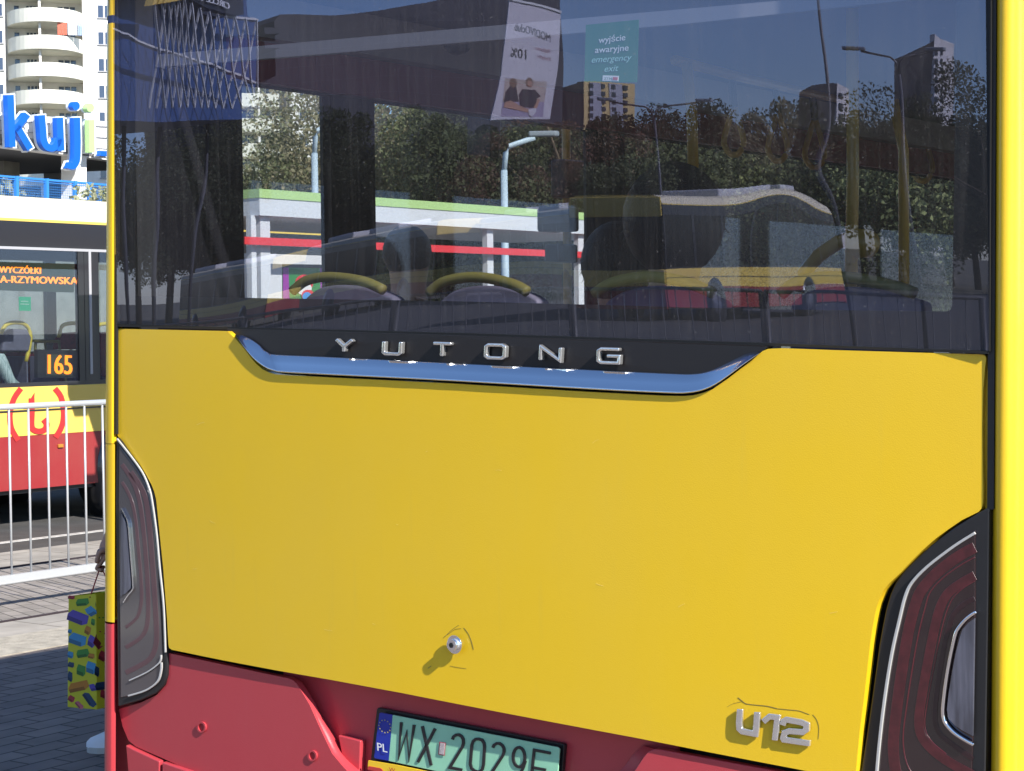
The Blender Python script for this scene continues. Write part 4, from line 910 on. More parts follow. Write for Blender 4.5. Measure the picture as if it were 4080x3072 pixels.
# ============================================================ SEEN THROUGH THE REAR WINDOW: shelter, lamps, trees
XS = -8.75; SS = PX(XS)
e = empty('bus_shelter', (XS, SS(1700,900).y, 0), 'white and green roofed bus shelter with red band seen through the rear window', 'bus shelter')
SHW = mat('shelter_white', (.62,.63,.67), .5); SHG = mat('shelter_green', (.42,.60,.24), .5); SHR = mat('shelter_red', (.72,.04,.05), .5)
ya, yb_ = SS(1034,800).y, SS(2560,900).y; zt2 = SS(1491,786).z; zm2 = SS(1491,819).z; zb2 = SS(1491,884).z
b = MB(); b.box((XS-1.8,ya,zb2),(XS,yb_,zm2), SHW); child(b, 'roof_fascia', e); b = MB(); b.box((XS-1.81,ya-.01,zm2),(XS+.01,yb_+.01,zt2), SHG); child(b, 'roof_edge', e)
b = MB(); b.box((XS-.8,SS(975,900).y,zb2+.02),(XS-.5,ya-.02,zt2-.1), GRY); child(b, 'rear_roof', e)
zr = SS(1745,990).z; b = MB(); b.box((XS-.02,SS(968,900).y,zr-.035),(XS+.02,SS(2560,900).y,zr+.03), SHR); child(b, 'red_band', e)
for px, wd, mt in ((1077,.06,SHW),(1031,.03,SHW),(1972,.05,SHW),(2333,.05,SHW)):
    y = SS(px,900).y; b = MB(); b.box((XS-.12,y-wd,0),(XS-.06,y+wd,zb2), mt); child(b, 'post', e)
y0, y1 = SS(1095,1010).y, SS(1440,1010).y
e = empty('poster_case', (XS-.3, (y0+y1)/2, 0), 'white framed poster case with green and purple confectionery poster in the shelter', 'poster case')
b = MB(); b.box((XS-.42,y0,.3),(XS-.30,y1,SS(1200,1008).z), SHW); child(b, 'case', e, .01)
PC = PX(XS-.296)
b = MB()
def pq(pts, mt, l): b.prism([PC.off(l)(*p) for p in pts], V((1,0,0)), .002, mt)
pq([(1125,1052),(1420,1056),(1420,1500),(1125,1500)], mat('poster_dark', (.03,.03,.04), .4), 0)
pq([(1128,1066),(1150,1066),(1165,1500),(1128,1500)], mat('poster_purple', (.28,.02,.30), .4), .003); pq([(1150,1066),(1280,1068),(1290,1500),(1160,1500)], mat('poster_green', (.02,.20,.04), .4), .003); pq([(1275,1068),(1420,1070),(1420,1500),(1285,1500)], mat('poster_purple', (.28,.02,.30), .4), .0031)
def circ(cx, cy, rx, ry, n=22): return [(cx+rx*math.cos(2*math.pi*k/n), cy+ry*math.sin(2*math.pi*k/n)) for k in range(n)]
pq(circ(1212,1128,36,34), mat('poster_red', (.65,.02,.03), .4), .006); pq(circ(1212,1150,30,26), mat('poster_white', (.7,.7,.7), .4), .009); pq(circ(1228,1178,26,24), mat('poster_red', (.65,.02,.03), .4), .012); pq(circ(1224,1182,19,18), mat('poster_blue', (.05,.25,.6), .4), .015)
child(b, 'poster', e)
def street_lamp(base, h, arm, label, group=None, colr=None, two=False, hd=.35, pr=1):
    e = empty('street_lamp', (base.x, base.y, -.12), label, 'street lamp', group); mt = colr or STEEL
    b = MB(); b.tube([(base.x,base.y,-.12),(base.x,base.y,h*.5),(base.x,base.y,h-.35)], .075*pr, mt, 10, r1=.05*pr); child(b, 'pole', e)
    for a in ([arm, -arm] if two else [arm]):
        b = MB(); b.tube([V((base.x,base.y,h-.37)), V((base.x,base.y,h-.1))+a*.06, V((base.x,base.y,h))+a*.2, V((base.x,base.y,h+.12))+a], .04*pr, mt, 8); child(b, 'arm', e)
        b = MB(); c = V((base.x,base.y,h+.12))+a; d = a.normalized(); sd_ = V((-d.y,d.x,0)); q = [c-d*hd*.3-sd_*.05, c+d*hd-sd_*.08, c+d*hd*1.2, c+d*hd+sd_*.08, c-d*hd*.3+sd_*.05]; b.prism([p+V((0,0,.09)) for p in q], V((0,0,1)), .08, mat('lamp_head_grey', (.22,.25,.28), .5)); child(b, 'lamp_head', e, .02)
LBL = mat('lamp_pole_blue_grey', (.42,.52,.60), .5)
right = V((math.cos(YAW), math.sin(YAW), 0))
p = at(1257, 900, 30); street_lamp(p, at(1257,520,30).z, right*.28, 'pale blue street lamp behind the shelter roof, in the first side window', 'pale street lamps behind the shelter', LBL)
p = at(2011, 900, 28); street_lamp(p, at(2011,582,28).z, right*.45, 'pale blue street lamp with right-hand arm, in the second side window', 'pale street lamps behind the shelter', LBL, hd=.3)
tl = [(1010,58,6.3,4,'pale'),(1130,52,6.8,4,'olive'),(1270,60,7.0,5,'pale'),(1390,50,7,4.5,'green'),(1540,54,9.5,4.5,'pale'),(1690,50,9.2,4.6,'olive'),(1850,52,9,4.5,'rust'),(1960,58,9,4.5,'olive'),(2080,48,8.5,4.5,'green'),(2210,46,8.6,4.5,'dark'),(2350,44,8.4,4.5,'dark'),(2520,46,8,4.5,'dark'),(2700,50,8.5,5,'green'),(2900,50,8.2,5,'dark'),(3080,48,8,5,'green'),(3260,50,8,5,'dark'),(3430,46,8,5,'green'),(3620,44,8,5,'pale'),(3800,42,8,5,'green'),(4050,40,8,5,'dark'),(4350,40,8,5,'green')]
cn_ = {'pale': 'pale yellow-green', 'olive': 'olive brown', 'green': 'mid green', 'dark': 'dark green', 'rust': 'rusty brown', }
pos_ = ['far left', 'left', 'beside the first lamp', 'behind the first pillar', 'in the second window', 'in the middle of the second window', 'left of the second lamp', 'right behind the second lamp', 'right of the second lamp', 'beside the handrail pole', 'behind the pillar', 'beyond the tall passenger', 'behind the passenger with dark hair', 'right of the dark-haired passenger', 'behind the right rear pillar', 'between two forward pillars', 'beyond the forward handrail', 'beyond the right handrail', 'near the front of the bus', 'hidden by the right corner post', 'beyond the right corner post']
for i, (px, D, h, rx, kd) in enumerate(tl):
    p = at(px, 1200, D); tree(p.x, p.y, h, rx, kd, '%s tree beyond the shelter, %s' % (cn_[kd], pos_[i]), 'trees beyond the shelter', 'abc'[i % 3], n=27000, leaf=.062)
b = MB(); p0 = at(300,1300,62); p1 = at(4600,1300,52)
b.prism([p0, p1, p1+V((0,0,3.2)), p0+V((0,0,3.2))], V((0.6,-.8,0)), .5, mat('hedge_green', (.06,.085,.03), .9, var=.6, scale=3, bump=1, bscale=20)); o = b.build('hedge'); tag(o, 'long dark green hedge along the far side of the bus station', 'hedge')

# ============================================================ BEHIND THE CAMERA (mirrored by the rear window)
DBL = mat('office_dark_glass', (.04,.085,.24), .4, spec=.5); NAVY = mat('tower_dark_facade', (.05,.052,.065), .7, var=.15, scale=.4); LGT = mat('white_steel_tube', (.68,.68,.66), .5)
def mb_building(name, label, sf, pts, depth, mt, cat='building', wname='wall'):
    q = sf(*pts[0]); e = empty(name, (q.x, q.y, -.13), label, cat); b = MB(); b.prism([sf(*p) for p in pts], sf.n, depth, mt); child(b, wname, e); return e
# filling station / glazed hall with diagonal lattice
A = rplane(500, 34, 1030, 44)
e = mb_building('lattice_hall', 'dark blue glass hall in a white diagonal lattice mirrored at the window left', A, [(380,-260),(975,-260),(985,70),(1022,85),(1018,460),(960,470),(380,470)], 9, DBL)
b = MB(); tm = [(400,-140),(560,-60),(660,-25),(741,0),(765,12),(790,31),(818,49),(847,59),(888,67),(949,75),(1010,81),(1024,87)]
A1 = A.off(.5); ribbon(b, tm, 10, A1, .12, LGT); child(b, 'lattice_rim', e)
b = MB(); mid = [(400,95),(483,128),(554,163),(643,195),(725,216),(790,232),(847,246),(912,273),(965,291),(1022,325)]; ribbon(b, mid, 7, A1.off(.08), .1, LGT); child(b, 'lattice_mid_rail', e)
def yat(path, x):
    for a, c in zip(path, path[1:]):
        if a[0] <= x <= c[0]: return a[1]+(c[1]-a[1])*(x-a[0])/(c[0]-a[0])
    return path[-1][1] if x > path[-1][0] else path[0][1]
tops = [1020,980,940,902,866,832,800,770,742,716,690,664,636,606]
for i, x in enumerate(tops):
    for dsn in (2, -2):
        j = i+dsn
        if j < 0: xb = 1020+34*(-j)*.25
        elif j >= len(tops): continue
        else: xb = tops[j]
        xm = (x+xb)/2; b = MB(); ribbon(b, ([(x, yat(tm, x)), (x+(xm-x)*.45, yat(tm,x)*.55+yat(mid,xm)*.45-0), (xm, yat(mid, xm)), (xb, 425)]), 2.6 if x > 760 else 1.5, A1.off(.16 if dsn > 0 else .24), .03, LGT); child(b, 'lattice_strut', e)
A2 = rplane(560, 33, 980, 40.5)
b = MB(); b.prism([A2(*p) for p in [(300,-420),(975,-300),(972,62),(949,66),(888,58),(847,48),(818,37),(790,18),(765,0),(300,-190)]], A2.n, .6, mat('sign_board_dark', (.035,.035,.05), .5)); child(b, 'sign_board', e)
b = MB(); text(b, 'CIRCLE K', A2, (920,44), (790,2), -0 or 28, mat('sign_white_letters', (.8,.8,.8), .5), .05, 0, -3); child(b, 'sign_text', e)
b = MB()
for a_, c_ in ((602,618),(624,640),(646,750)): b.prism([A2.off(.2)(*p) for p in [(a_+14,-40),(c_+14,-40),(c_,20-(c_-600)*.13),(a_,26-(a_-600)*.13)]], A2.n, .1, mat('sign_yellow', (.8,.55,.12), .5))
child(b, 'yellow_stripe', e)
for px in (560, 700, 840, 1005):
    q = A(px, 400)-A.n*1.0; b = MB(); b.tube([V((q.x,q.y,-.13)), q], .05, NAVY, 12); child(b, 'column', e)
# dark wing with the advertising banner
B_ = rplane(1050, 150, 2250, 175)
e = mb_building('dark_office_block', 'dark curved office block behind the white banner, mirrored in the rear window', B_, [(1085,92),(1115,62),(1180,58),(1330,56),(1500,38),(1700,15),(2010,-30),(2240,-60),(2240,1000),(1040,1000),(1040,330),(1090,300)], 14, NAVY)
b = MB()
for k in range(5): ribbon(b, [(1100,150+k*62),(2235,100+k*80)], 2.5, B_.off(.03), .03, mat('facade_line', (.10,.10,.12), .6))
for k in range(16): ribbon(b, [(1180+k*68,70-k*2),(1180+k*68,500)], 1.6, B_.off(.02), .03, MATS['facade_line'])
child(b, 'facade_joint', e)
b = MB()
for yy in (150, 205): b.prism([B_.off(3)(*p) for p in [(1045,yy-30),(1110,yy-26),(1110,yy-4),(1050,yy-2)]], B_.n, 3, NAVY)
child(b, 'balcony', e)
# banner turned towards the sun
q = B_(2100, 300) + B_.n*12; bn = (B_.n+V((.75,0,0))).normalized(); BN = Surf(q, bn, True)
e = empty('advertising_banner', (q.x,q.y,0), 'tall white advertising banner with two seated figures, mirrored beside the green sticker', 'banner')
WB = mat('banner_white', (.62,.60,.62), .8)
b = MB(); b.prism([BN(*p) for p in [(2019,0),(2242,57),(2188,471),(1962,476),(1998,290)]], bn, .12, WB); child(b, 'banner_sheet', e)
b = MB(); ribbon(b, [(2012,-4),(2245,56)], 9, BN.off(.12), .1, LGT); child(b, 'banner_rail', e)
BT = mat('banner_print_grey', (.08,.08,.09), .7); BT2 = mat('banner_print_pink', (.40,.18,.22), .7)
b = MB(); text(b, 'MODIVOclub', BN, (2190,172), (2045,128), 32, BT, .02, 0, 1.5); text(b, '10%', BN, (2092,238), (2032,228), 36, BT, .02, 0, 1.5)
text(b, 'Platforma', BN, (2186,213), (2128,203), 15, BT2, .02); text(b, 'Korzyści', BN, (2184,240), (2134,232), 15, BT2, .02); child(b, 'banner_text', e)
BG = [mat('banner_photo_wall', (.50,.42,.36), .8), mat('banner_photo_floor', (.36,.32,.42), .8), mat('banner_skin', (.48,.28,.20), .8), mat('banner_shirt', (.05,.05,.06), .8), mat('banner_hair', (.22,.14,.10), .8)]
b = MB()
def bp_(pts, mt, l): b.prism([BN.off(l)(*p) for p in pts], bn, .01, mt)
bp_([(2012,308),(2170,318),(2162,400),(2004,400)], BG[0], .02); bp_([(2004,400),(2162,400),(2156,462),(1998,462)], BG[1], .022)
bp_(circ(2042,325,14,18), BG[4], .04); bp_([(2030,338),(2052,338),(2062,400),(2006,404),(2014,360)], BG[3], .035); bp_(circ(2102,322,13,19), BG[4], .045); bp_(circ(2102,325,8,11), BG[2], .06)
bp_([(2075,348),(2122,350),(2146,378),(2130,385),(2122,425),(2066,422),(2062,370)], BG[3], .05); bp_([(2010,405),(2030,395),(2080,425),(2110,432),(2100,445),(2040,432),(2008,425)], BG[2], .06); bp_([(2135,385),(2144,390),(2130,425),(2112,435)], BG[2], .07); bp_([(2096,432),(2125,425),(2128,440),(2110,462),(2098,455)], WB, .08)
child(b, 'banner_picture', e)
# hotel, towers
C_ = rplane(2325, 196, 2540, 200); HY = mat('hotel_yellow', (.62,.46,.20), .7); HG = mat('hotel_grey_panel', (.36,.37,.42), .7); HD = mat('hotel_window', (.03,.035,.045), .15)
CT = Surf(C_(2326,300), (C_.n+V((1.2,0,0))).normalized(), True)
e = mb_building('hotel_block', 'yellow and grey hotel block with square windows, mirrored under the green sticker', CT, [(2326,322),(2534,322),(2520,1000),(2326,1000)], 1.0, HY)
b = MB()
for (a_, c_) in ((2352,2395),(2436,2480)): b.prism([CT.off(.1)(*p) for p in [(a_,326),(c_+8,326),(c_,1000),(a_-6,1000)]], CT.n, .1, HG)
child(b, 'wall_panel', e)
for r_ in range(9):
    for (x) in (2352,2404,2446,2492):
        y = 330+r_*30; x -= r_*.9
        b = MB(); b.prism([CT.off(.16)(*p) for p in [(x,y),(x+16,y),(x+16,y+18),(x,y+18)]], CT.n, .1, HD); child(b, 'window', e)
b = MB(); DS = rplane(2230, 196, 2326, 196); b.prism([DS(*p) for p in [(2228,350),(2326,323),(2326,1000),(2228,1000)]], DS.n, 18, NAVY); child(b, 'side_wall', e)
def tower(label, sh, lt, D, parent_name='residential_tower'):
    s1 = rplane(sh[0][0], D, sh[1][0], D*1.0); e = mb_building(parent_name, label, s1, sh, 8, mat('tower_shaded_wall', (.16,.15,.15), .85, var=.2, scale=.2))  # shade put into the colour: dark wall here, white on the sunlit face
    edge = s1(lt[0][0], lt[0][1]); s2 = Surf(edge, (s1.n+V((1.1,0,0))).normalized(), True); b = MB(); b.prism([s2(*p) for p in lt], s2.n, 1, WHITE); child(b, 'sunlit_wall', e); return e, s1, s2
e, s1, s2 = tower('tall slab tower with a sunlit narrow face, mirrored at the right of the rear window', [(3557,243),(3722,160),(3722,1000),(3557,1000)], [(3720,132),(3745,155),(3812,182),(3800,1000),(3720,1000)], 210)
for r_ in range(9):
    for x in (3722,3750):
        y = 205+r_*38; b = MB(); b.prism([s2.off(.12)(*p) for p in [(x+4,y),(x+(16 if x < 3730 else 12),y+2),(x+(16 if x < 3730 else 12),y+24),(x+4,y+22)]], s2.n, .1, HD); child(b, 'window', e)
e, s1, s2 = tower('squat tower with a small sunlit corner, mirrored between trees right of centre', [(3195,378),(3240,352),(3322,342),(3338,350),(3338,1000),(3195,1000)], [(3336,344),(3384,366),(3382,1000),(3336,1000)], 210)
for r_ in range(3): b = MB(); y = 380+r_*36; b.prism([s2.off(.12)(*p) for p in [(3345,y),(3358,y+2),(3358,y+20),(3345,y+18)]], s2.n, .1, HD); child(b, 'window', e)
# trees behind the camera: picture column of the mirror image, top row, distance
mt_ = [(560,470,58,5,'dark'),(700,440,60,5,'dark'),(860,455,62,5,'dark'),(1010,470,60,5,'dark'),(1180,470,60,5,'dark'),(1400,475,62,5,'dark'),(1620,478,60,5,'dark'),(1820,482,60,5,'dark'),(1980,500,60,5,'green'),(2130,488,58,4.5,'rust'),(2270,455,62,5,'rust'),(2420,500,60,5,'rust'),(2560,510,58,5,'green'),(2680,498,62,4.5,'olive'),(2790,470,58,4,'dark'),(2920,440,60,5.6,'dark'),(3060,452,62,5,'dark'),(3160,430,58,4.5,'olive'),(3290,400,60,4.6,'dark'),(3420,395,62,4.4,'olive'),(3480,520,60,3.6,'dark'),(3600,490,58,4.6,'dark'),(3740,470,58,4.6,'green'),(3840,455,56,4.6,'dark'),(3935,290,52,3.4,'dark'),(4080,400,50,5,'dark')]
for i, (px, ty, D, rx, kd) in enumerate(mt_):
    D *= 2; rx *= 1.9
    p = rat(px, 800, D); h = rat(px, ty, D).z+.13
    ps = 'mirrored %s of the rear window' % ('at the left edge','in the lower left','under the lattice hall','right of the lattice hall','left of the middle','left under the office block','under the office block','left of the banner','just under the banner','right of the banner foot','in front of the hotel','right of the hotel','beside the double street lamp','left of the round crown','beside the big round crown','right of centre with a big round crown','behind the straps','in front of the squat tower','left of the squat tower','right of the squat tower','between both towers','under the slab tower','right under the slab tower','left of the tall poplar','near the right edge as a tall narrow crown','past the right edge')[0:] if False else None
    lb = ['at the left edge','in the lower left','under the lattice hall','right of the lattice hall','left of the middle','left under the office block','under the office block','left of the banner','just under the banner','right of the banner foot','in front of the hotel','right of the hotel','beside the double street lamp','left of the round crown','beside the big round crown','with a big round crown','behind the hanging straps','in front of the squat tower','left of the squat tower','right of the squat tower','between both towers','under the slab tower','right under the slab tower','left of the tall narrow tree','tall and narrow, near the right edge','past the right edge'][i]
    tree(p.x, p.y, h, rx if px != 3935 else 5, kd, '%s tree mirrored in the rear window, %s' % (cn_[kd], lb), 'trees mirrored in the rear window', 'abc'[i % 3], n=27000, leaf=.115)
p0 = rat(300,1000,136); p1 = rat(4500,1000,130)
b = MB(); b.prism([p0, p1, p1+V((0,0,4)), p0+V((0,0,4))], V((0,1,0)), .5, MATS['hedge_green']); o = b.build('hedge'); tag(o, 'dark hedge behind the mirrored buses', 'hedge')
# mirrored lamps
right_m = right.copy(); lm = mat('lamp_pole_dark', (.10,.10,.11), .5)
def mlamp(px, ty, D, hw, label, tilt=1):
    p = rat(px, 900, D); h = rat(px, ty, D).z; a = rat(px+100, 900, D)-rat(px, 900, D); a.z = 0; street_lamp(p, h, a.normalized()*hw, label, 'dark street lamps mirrored in the window', lm, two=True, hd=.3, pr=.6)
mlamp(2645, 415, 46, 1.1, 'thin double-armed street lamp mirrored right of the green sticker'); mlamp(3640, 235, 34, .62, 'double-headed street lamp mirrored in front of the slab tower')
p = rat(3352, 900, 20); street_lamp(p, rat(3380,-300,20).z, V((.6,0,0)), 'tall thin street lamp post mirrored beside the forward handrail', 'dark street lamps mirrored in the window', lm, pr=.35)
# mirrored buses: (near end column, distance) -> (far end column, distance)
def mbus(key, pxa, Da, pxb, Db, label, flip=False):
    a = rat(pxa, 1000, Da); c = rat(pxb, 1000, Db); d = (a-c); d.z = 0; ang = math.atan2(d.y, d.x)
    o = copies[key]; place(o, c.x, c.y, ang); o['label'] = label; o['group'] = 'buses mirrored in the rear window'
    if 'group' not in proto: proto['group'] = 'yellow and red city buses'
DKG = mat('bus_window_dark', (.012,.014,.016), .12, spec=.25); _dk = {}
for k_, root in copies.items():
    for ch in [q for q in bpy.data.objects if q.parent == root and q.name.split('.')[0] in ('window', 'windscreen')]:
        if ch.data.name not in _dk: c_ = ch.data.copy(); c_.materials[0] = DKG; _dk[ch.data.name] = c_
        ch.data = _dk[ch.data.name]
mbus(0, 1955, 70, 1330, 82, 'yellow and red bus mirrored left of centre in the rear window')
mbus(1, 1300, 84, 820, 98, 'yellow and red bus mirrored in the lower left of the rear window')
mbus(2, 2400, 43, 3190, 55, 'yellow and red bus with white roof unit mirrored right of centre')
mbus(4, 2450, 62, 2050, 72, 'yellow and red bus mirrored in the middle, left of the tall dark head')
# mirrored railing between us and the buses
FR = mat('railing_dark', (.06,.06,.065), .5)
p0 = rat(500,1000,8.4); p1 = rat(3900,1000,6.2); n = 5
for k in range(n):
    a = p0.lerp(p1, k/n); c = p0.lerp(p1, (k+.985)/n); a.z = c.z = 0
    e = empty('platform_railing', (a+c)/2, ['leftmost','second','middle','fourth','rightmost'][k]+' panel of the dark platform railing mirrored in the window', 'railing', 'dark platform railing panels')
    b = MB(); b.tube([a+V((0,0,1.63)), c+V((0,0,1.63))], .010, FR, 8); b.tube([a+V((0,0,.15)), c+V((0,0,.15))], .012, FR, 8); child(b, 'rail', e)
    for q in (a, c): b = MB(); b.tube([q, q+V((0,0,1.63))], .018, FR, 10); child(b, 'post', e)
    m_ = 14; b = MB()
    for j in range(1, m_): q = a.lerp(c, j/m_); b.tube([q+V((0,0,.15)), q+V((0,0,1.63))], .0028, FR, 6)
    child(b, 'infill_bars', e)

# ============================================================ PEOPLE
def skin(name, joints, edges, mt, parent=None, lv=2, root=0):
    me = bpy.data.meshes.new(name); me.from_pydata([tuple(j[0]) for j in joints], edges, []); me.materials.append(mt)
    o = bpy.data.objects.new(name, me); COL.objects.link(o)
    if parent is not None: o.parent = parent; o.matrix_parent_inverse = parent.matrix_world.inverted()
    sk = o.modifiers.new('skin', 'SKIN'); sk.use_smooth_shade = True
    if not me.skin_vertices: 
        bm = bmesh.new(); bm.from_mesh(me); bm.verts.layers.skin.verify(); bm.to_mesh(me); bm.free()
    for i, j in enumerate(joints): r = j[1]; me.skin_vertices[0].data[i].radius = (r, r) if not isinstance(r, tuple) else r
    me.skin_vertices[0].data[root].use_root = True
    sb = o.modifiers.new('sub', 'SUBSURF'); sb.levels = sb.render_levels = lv
    return o
SKN = mat('skin', (.42,.24,.17), .55); HAIR = mat('dark_hair', (.018,.013,.012), .5, bump=1, bscale=90, stretch=(4,4,.5)); COAT = mat('dark_coat', (.035,.035,.045), .9, var=.3, scale=15); NVY = mat('navy_trousers', (.03,.035,.06), .9)
def seated(x, y, zs, label, hs=1.0, hair_r=.112, turn=0, coat=None):
    Vz = lambda a, c, d: V((x+a*hs, y+c*hs, zs+d*hs))
    J = [(Vz(0,0,.05),.12),(Vz(0,.0,.28),.13),(Vz(0,.02,.46),.12),(Vz(0,.03,.56),.055),(Vz(0,.04,.64),.08),(Vz(0,.05,.73),.088),(Vz(0,.05,.80),.06),
         (Vz(-.19,.02,.47),.055),(Vz(-.24,.1,.24),.042),(Vz(-.2,.3,.14),.035),(Vz(.19,.02,.47),.055),(Vz(.24,.1,.24),.042),(Vz(.2,.3,.14),.035),
         (Vz(-.1,.2,.05),.08),(Vz(-.12,.45,.04),.065),(Vz(-.12,.5,-.38),.045),(Vz(.1,.2,.05),.08),(Vz(.12,.45,.04),.065),(Vz(.12,.5,-.38),.045)]
    E = [(0,1),(1,2),(2,3),(3,4),(4,5),(5,6),(2,7),(7,8),(8,9),(2,10),(10,11),(11,12),(0,13),(13,14),(14,15),(0,16),(16,17),(17,18)]
    o = skin('person', J, E, SKN); tag(o, label, 'person', 'passengers in the bus')
    t = skin('jacket', [(J[0][0],.14),(J[1][0],.15),(J[2][0],.14),(J[7][0],.068),(J[8][0],.055),(J[9][0],.045),(J[10][0],.068),(J[11][0],.055),(J[12][0],.045)], [(0,1),(1,2),(2,3),(3,4),(4,5),(2,6),(6,7),(7,8)], coat or COAT, o)
    b = MB(); rnd = random.Random(int(x*100)); c = Vz(0,.035,.735)
    b.ball(c, hair_r*hs, HAIR, 14, 1.12)
    for k in range(240):
        a = rnd.uniform(0,6.28); u = rnd.uniform(-.5,1); rr = math.sqrt(max(0,1-u*u)); d = V((math.cos(a)*rr, math.sin(a)*rr, u)); p = c+V((d.x*hair_r*hs, d.y*hair_r*hs, d.z*hair_r*1.1*hs)); t_ = d.cross(V((0,0,1))).normalized()*.006 if abs(d.z) < .95 else V((.006,0,0)); q = d*.016*rnd.uniform(.2,1)+V((0,0,-.012)); b.add([p-t_, p+t_, p+q], [(0,1,2)], HAIR)
    child(b, 'hair', o)
p = PY(.62)(2655, 872); seated(p.x, .62, p.z-.735*1.0, 'passenger with a big head of dark hair close behind the rear window', 1.0, .128)
p = PY(2.3)(1600, 965); seated(p.x, 2.3, p.z-.735, 'passenger with rounded dark hair seen in the second side window', .95, .10)
p = PY(1.6)(2440, 1000); seated(p.x, 1.6, p.z-.735, 'passenger with dark hair left of the tallest head', .95, .125)

p = PX(BX-.45)(-60, 1400); o = seated(p.x, p.y, 1.0, 'passenger in a pale striped shirt sitting at the window of the waiting bus', 1, .11, coat=mat('striped_shirt', (.62,.68,.70), .8, color2=(.25,.35,.36), scale=6, stretch=(14,14,.6)))
# red seats by the window of the waiting bus
SR = PX(BX-.42)
for pts, hp in (([(228,1392),(240,1345),(262,1326),(335,1322),(342,1392)], [(243,1345),(252,1305),(275,1290),(335,1288),(345,1300)]), ([(384,1500),(384,1340),(396,1326),(440,1322),(450,1500)], [(384,1345),(392,1305),(410,1292),(450,1290),(460,1300)]), ([(8,1400),(20,1330),(50,1310),(110,1312),(128,1345),(118,1400)], [(12,1330),(30,1296),(70,1285),(112,1296),(130,1345),(112,1440)])):
    b = MB(); b.prism([SR(*q) for q in pts], V((1,0,0)), .09, FAB if pts[0][0] > 100 else SEATG); child(b, 'passenger_seat', bus2, .02); b = MB(); b.tube([SR(*q)+V((-.03,0,0)) for q in smoothpath(hp, 3)], .02, mat('yellow_grip', (.75,.55,.05), .5), 8); child(b, 'seat_handle', bus2)
# pedestrian with a gift bag, mostly hidden by the corner of the bus
DP = 7.95
h_ = at(392, 2215, DP); g_ = at(452, 2990, DP-.05); base = at(655, 2900, DP+.10); bx, by_ = base.x, base.y
wk = -right                                                    # walking to the left in the picture
dp = V((fwd.x, fwd.y, 0)).normalized()
def P_(a, d, z): q = V((bx, by_, 0))+wk*a+dp*d; q.z = z; return q
hx = (h_-V((bx,by_,h_.z))).dot(wk)
W_ = P_(hx-.045, -.12, h_.z+.085); K_ = P_(hx-.03, -.12, h_.z+.03)
toe = at(330, 2962, DP); ta = (toe-V((bx,by_,0))).dot(wk)
J = [(P_(0,0,.95),.10),(P_(0,0,1.2),.095),(P_(0,0,1.40),.10),(P_(.0,0,1.50),.055),(P_(.03,0,1.60),.085),(P_(.03,0,1.70),.085),
     (P_(.0,-.17,1.42),.055),(P_(.0,-.19,1.12),.045),(W_,.026),(K_,(.036,.018)),
     (P_(0,.17,1.42),.055),(P_(-.06,.2,1.14),.045),(P_(-.02,.2,.88),.028),(P_(.02,.2,.80),.03),
     (P_(.02,-.09,.86),.09),(P_(.09,-.09,.50),.062),(P_(ta-.20,-.09,.10),.042),(P_(0,.09,.86),.09),(P_(-.05,.09,.48),.062),(P_(-.25,.09,.14),.042)]
E = [(0,1),(1,2),(2,3),(3,4),(4,5),(2,6),(6,7),(7,8),(8,9),(2,10),(10,11),(11,12),(12,13),(0,14),(14,15),(15,16),(0,17),(17,18),(18,19)]
k = len(J)
for fi_, (s_, l_) in enumerate(((-.030,.9),(-.010,1),(.010,.95),(.028,.8))):
    a = P_(hx-.022+.004*fi_, -.12+s_, h_.z-.012); c = P_(hx+.012*l_, -.12+s_, h_.z-.052); d = P_(hx-.016, -.12+s_, h_.z-.066*l_)
    J += [(a,.0105),(c,.0095),(d,.0085)]; E += [(9,k),(k,k+1),(k+1,k+2)]; k += 3
J += [(P_(hx-.008,-.165,h_.z+.02),.012),(P_(hx+.006,-.160,h_.z-.03),.0095)]; E += [(9,k),(k,k+1)]
per = skin('person', J, E, SKN); tag(per, 'pedestrian half hidden by the bus corner, one hand holding a gift bag, white trainers', 'person')
skin('trousers', [(J[0][0],.11),(J[14][0],.095),(J[15][0],.075),(P_(ta-.19,-.09,.2),.055),(J[17][0],.095),(J[18][0],.075),(P_(-.22,.09,.2),.06)], [(0,1),(1,2),(2,3),(0,4),(4,5),(5,6)], NVY, per)
skin('jacket', [(J[0][0],.15),(J[1][0],.155),(J[2][0],.155),(J[6][0],.08),(J[7][0],.06),(W_.lerp(J[7][0],.72),.045),(J[10][0],.07),(J[11][0],.06),(J[12][0],.045)], [(0,1),(1,2),(2,3),(3,4),(4,5),(2,6),(6,7),(7,8)], COAT, per)
b = MB(); b.ball(P_(.02,0,1.68), .105, HAIR, 12, 1.1); child(b, 'hair', per)
SHW2 = mat('shoe_white', (.72,.73,.78), .6); SOL = mat('shoe_sole', (.45,.44,.42), .8)
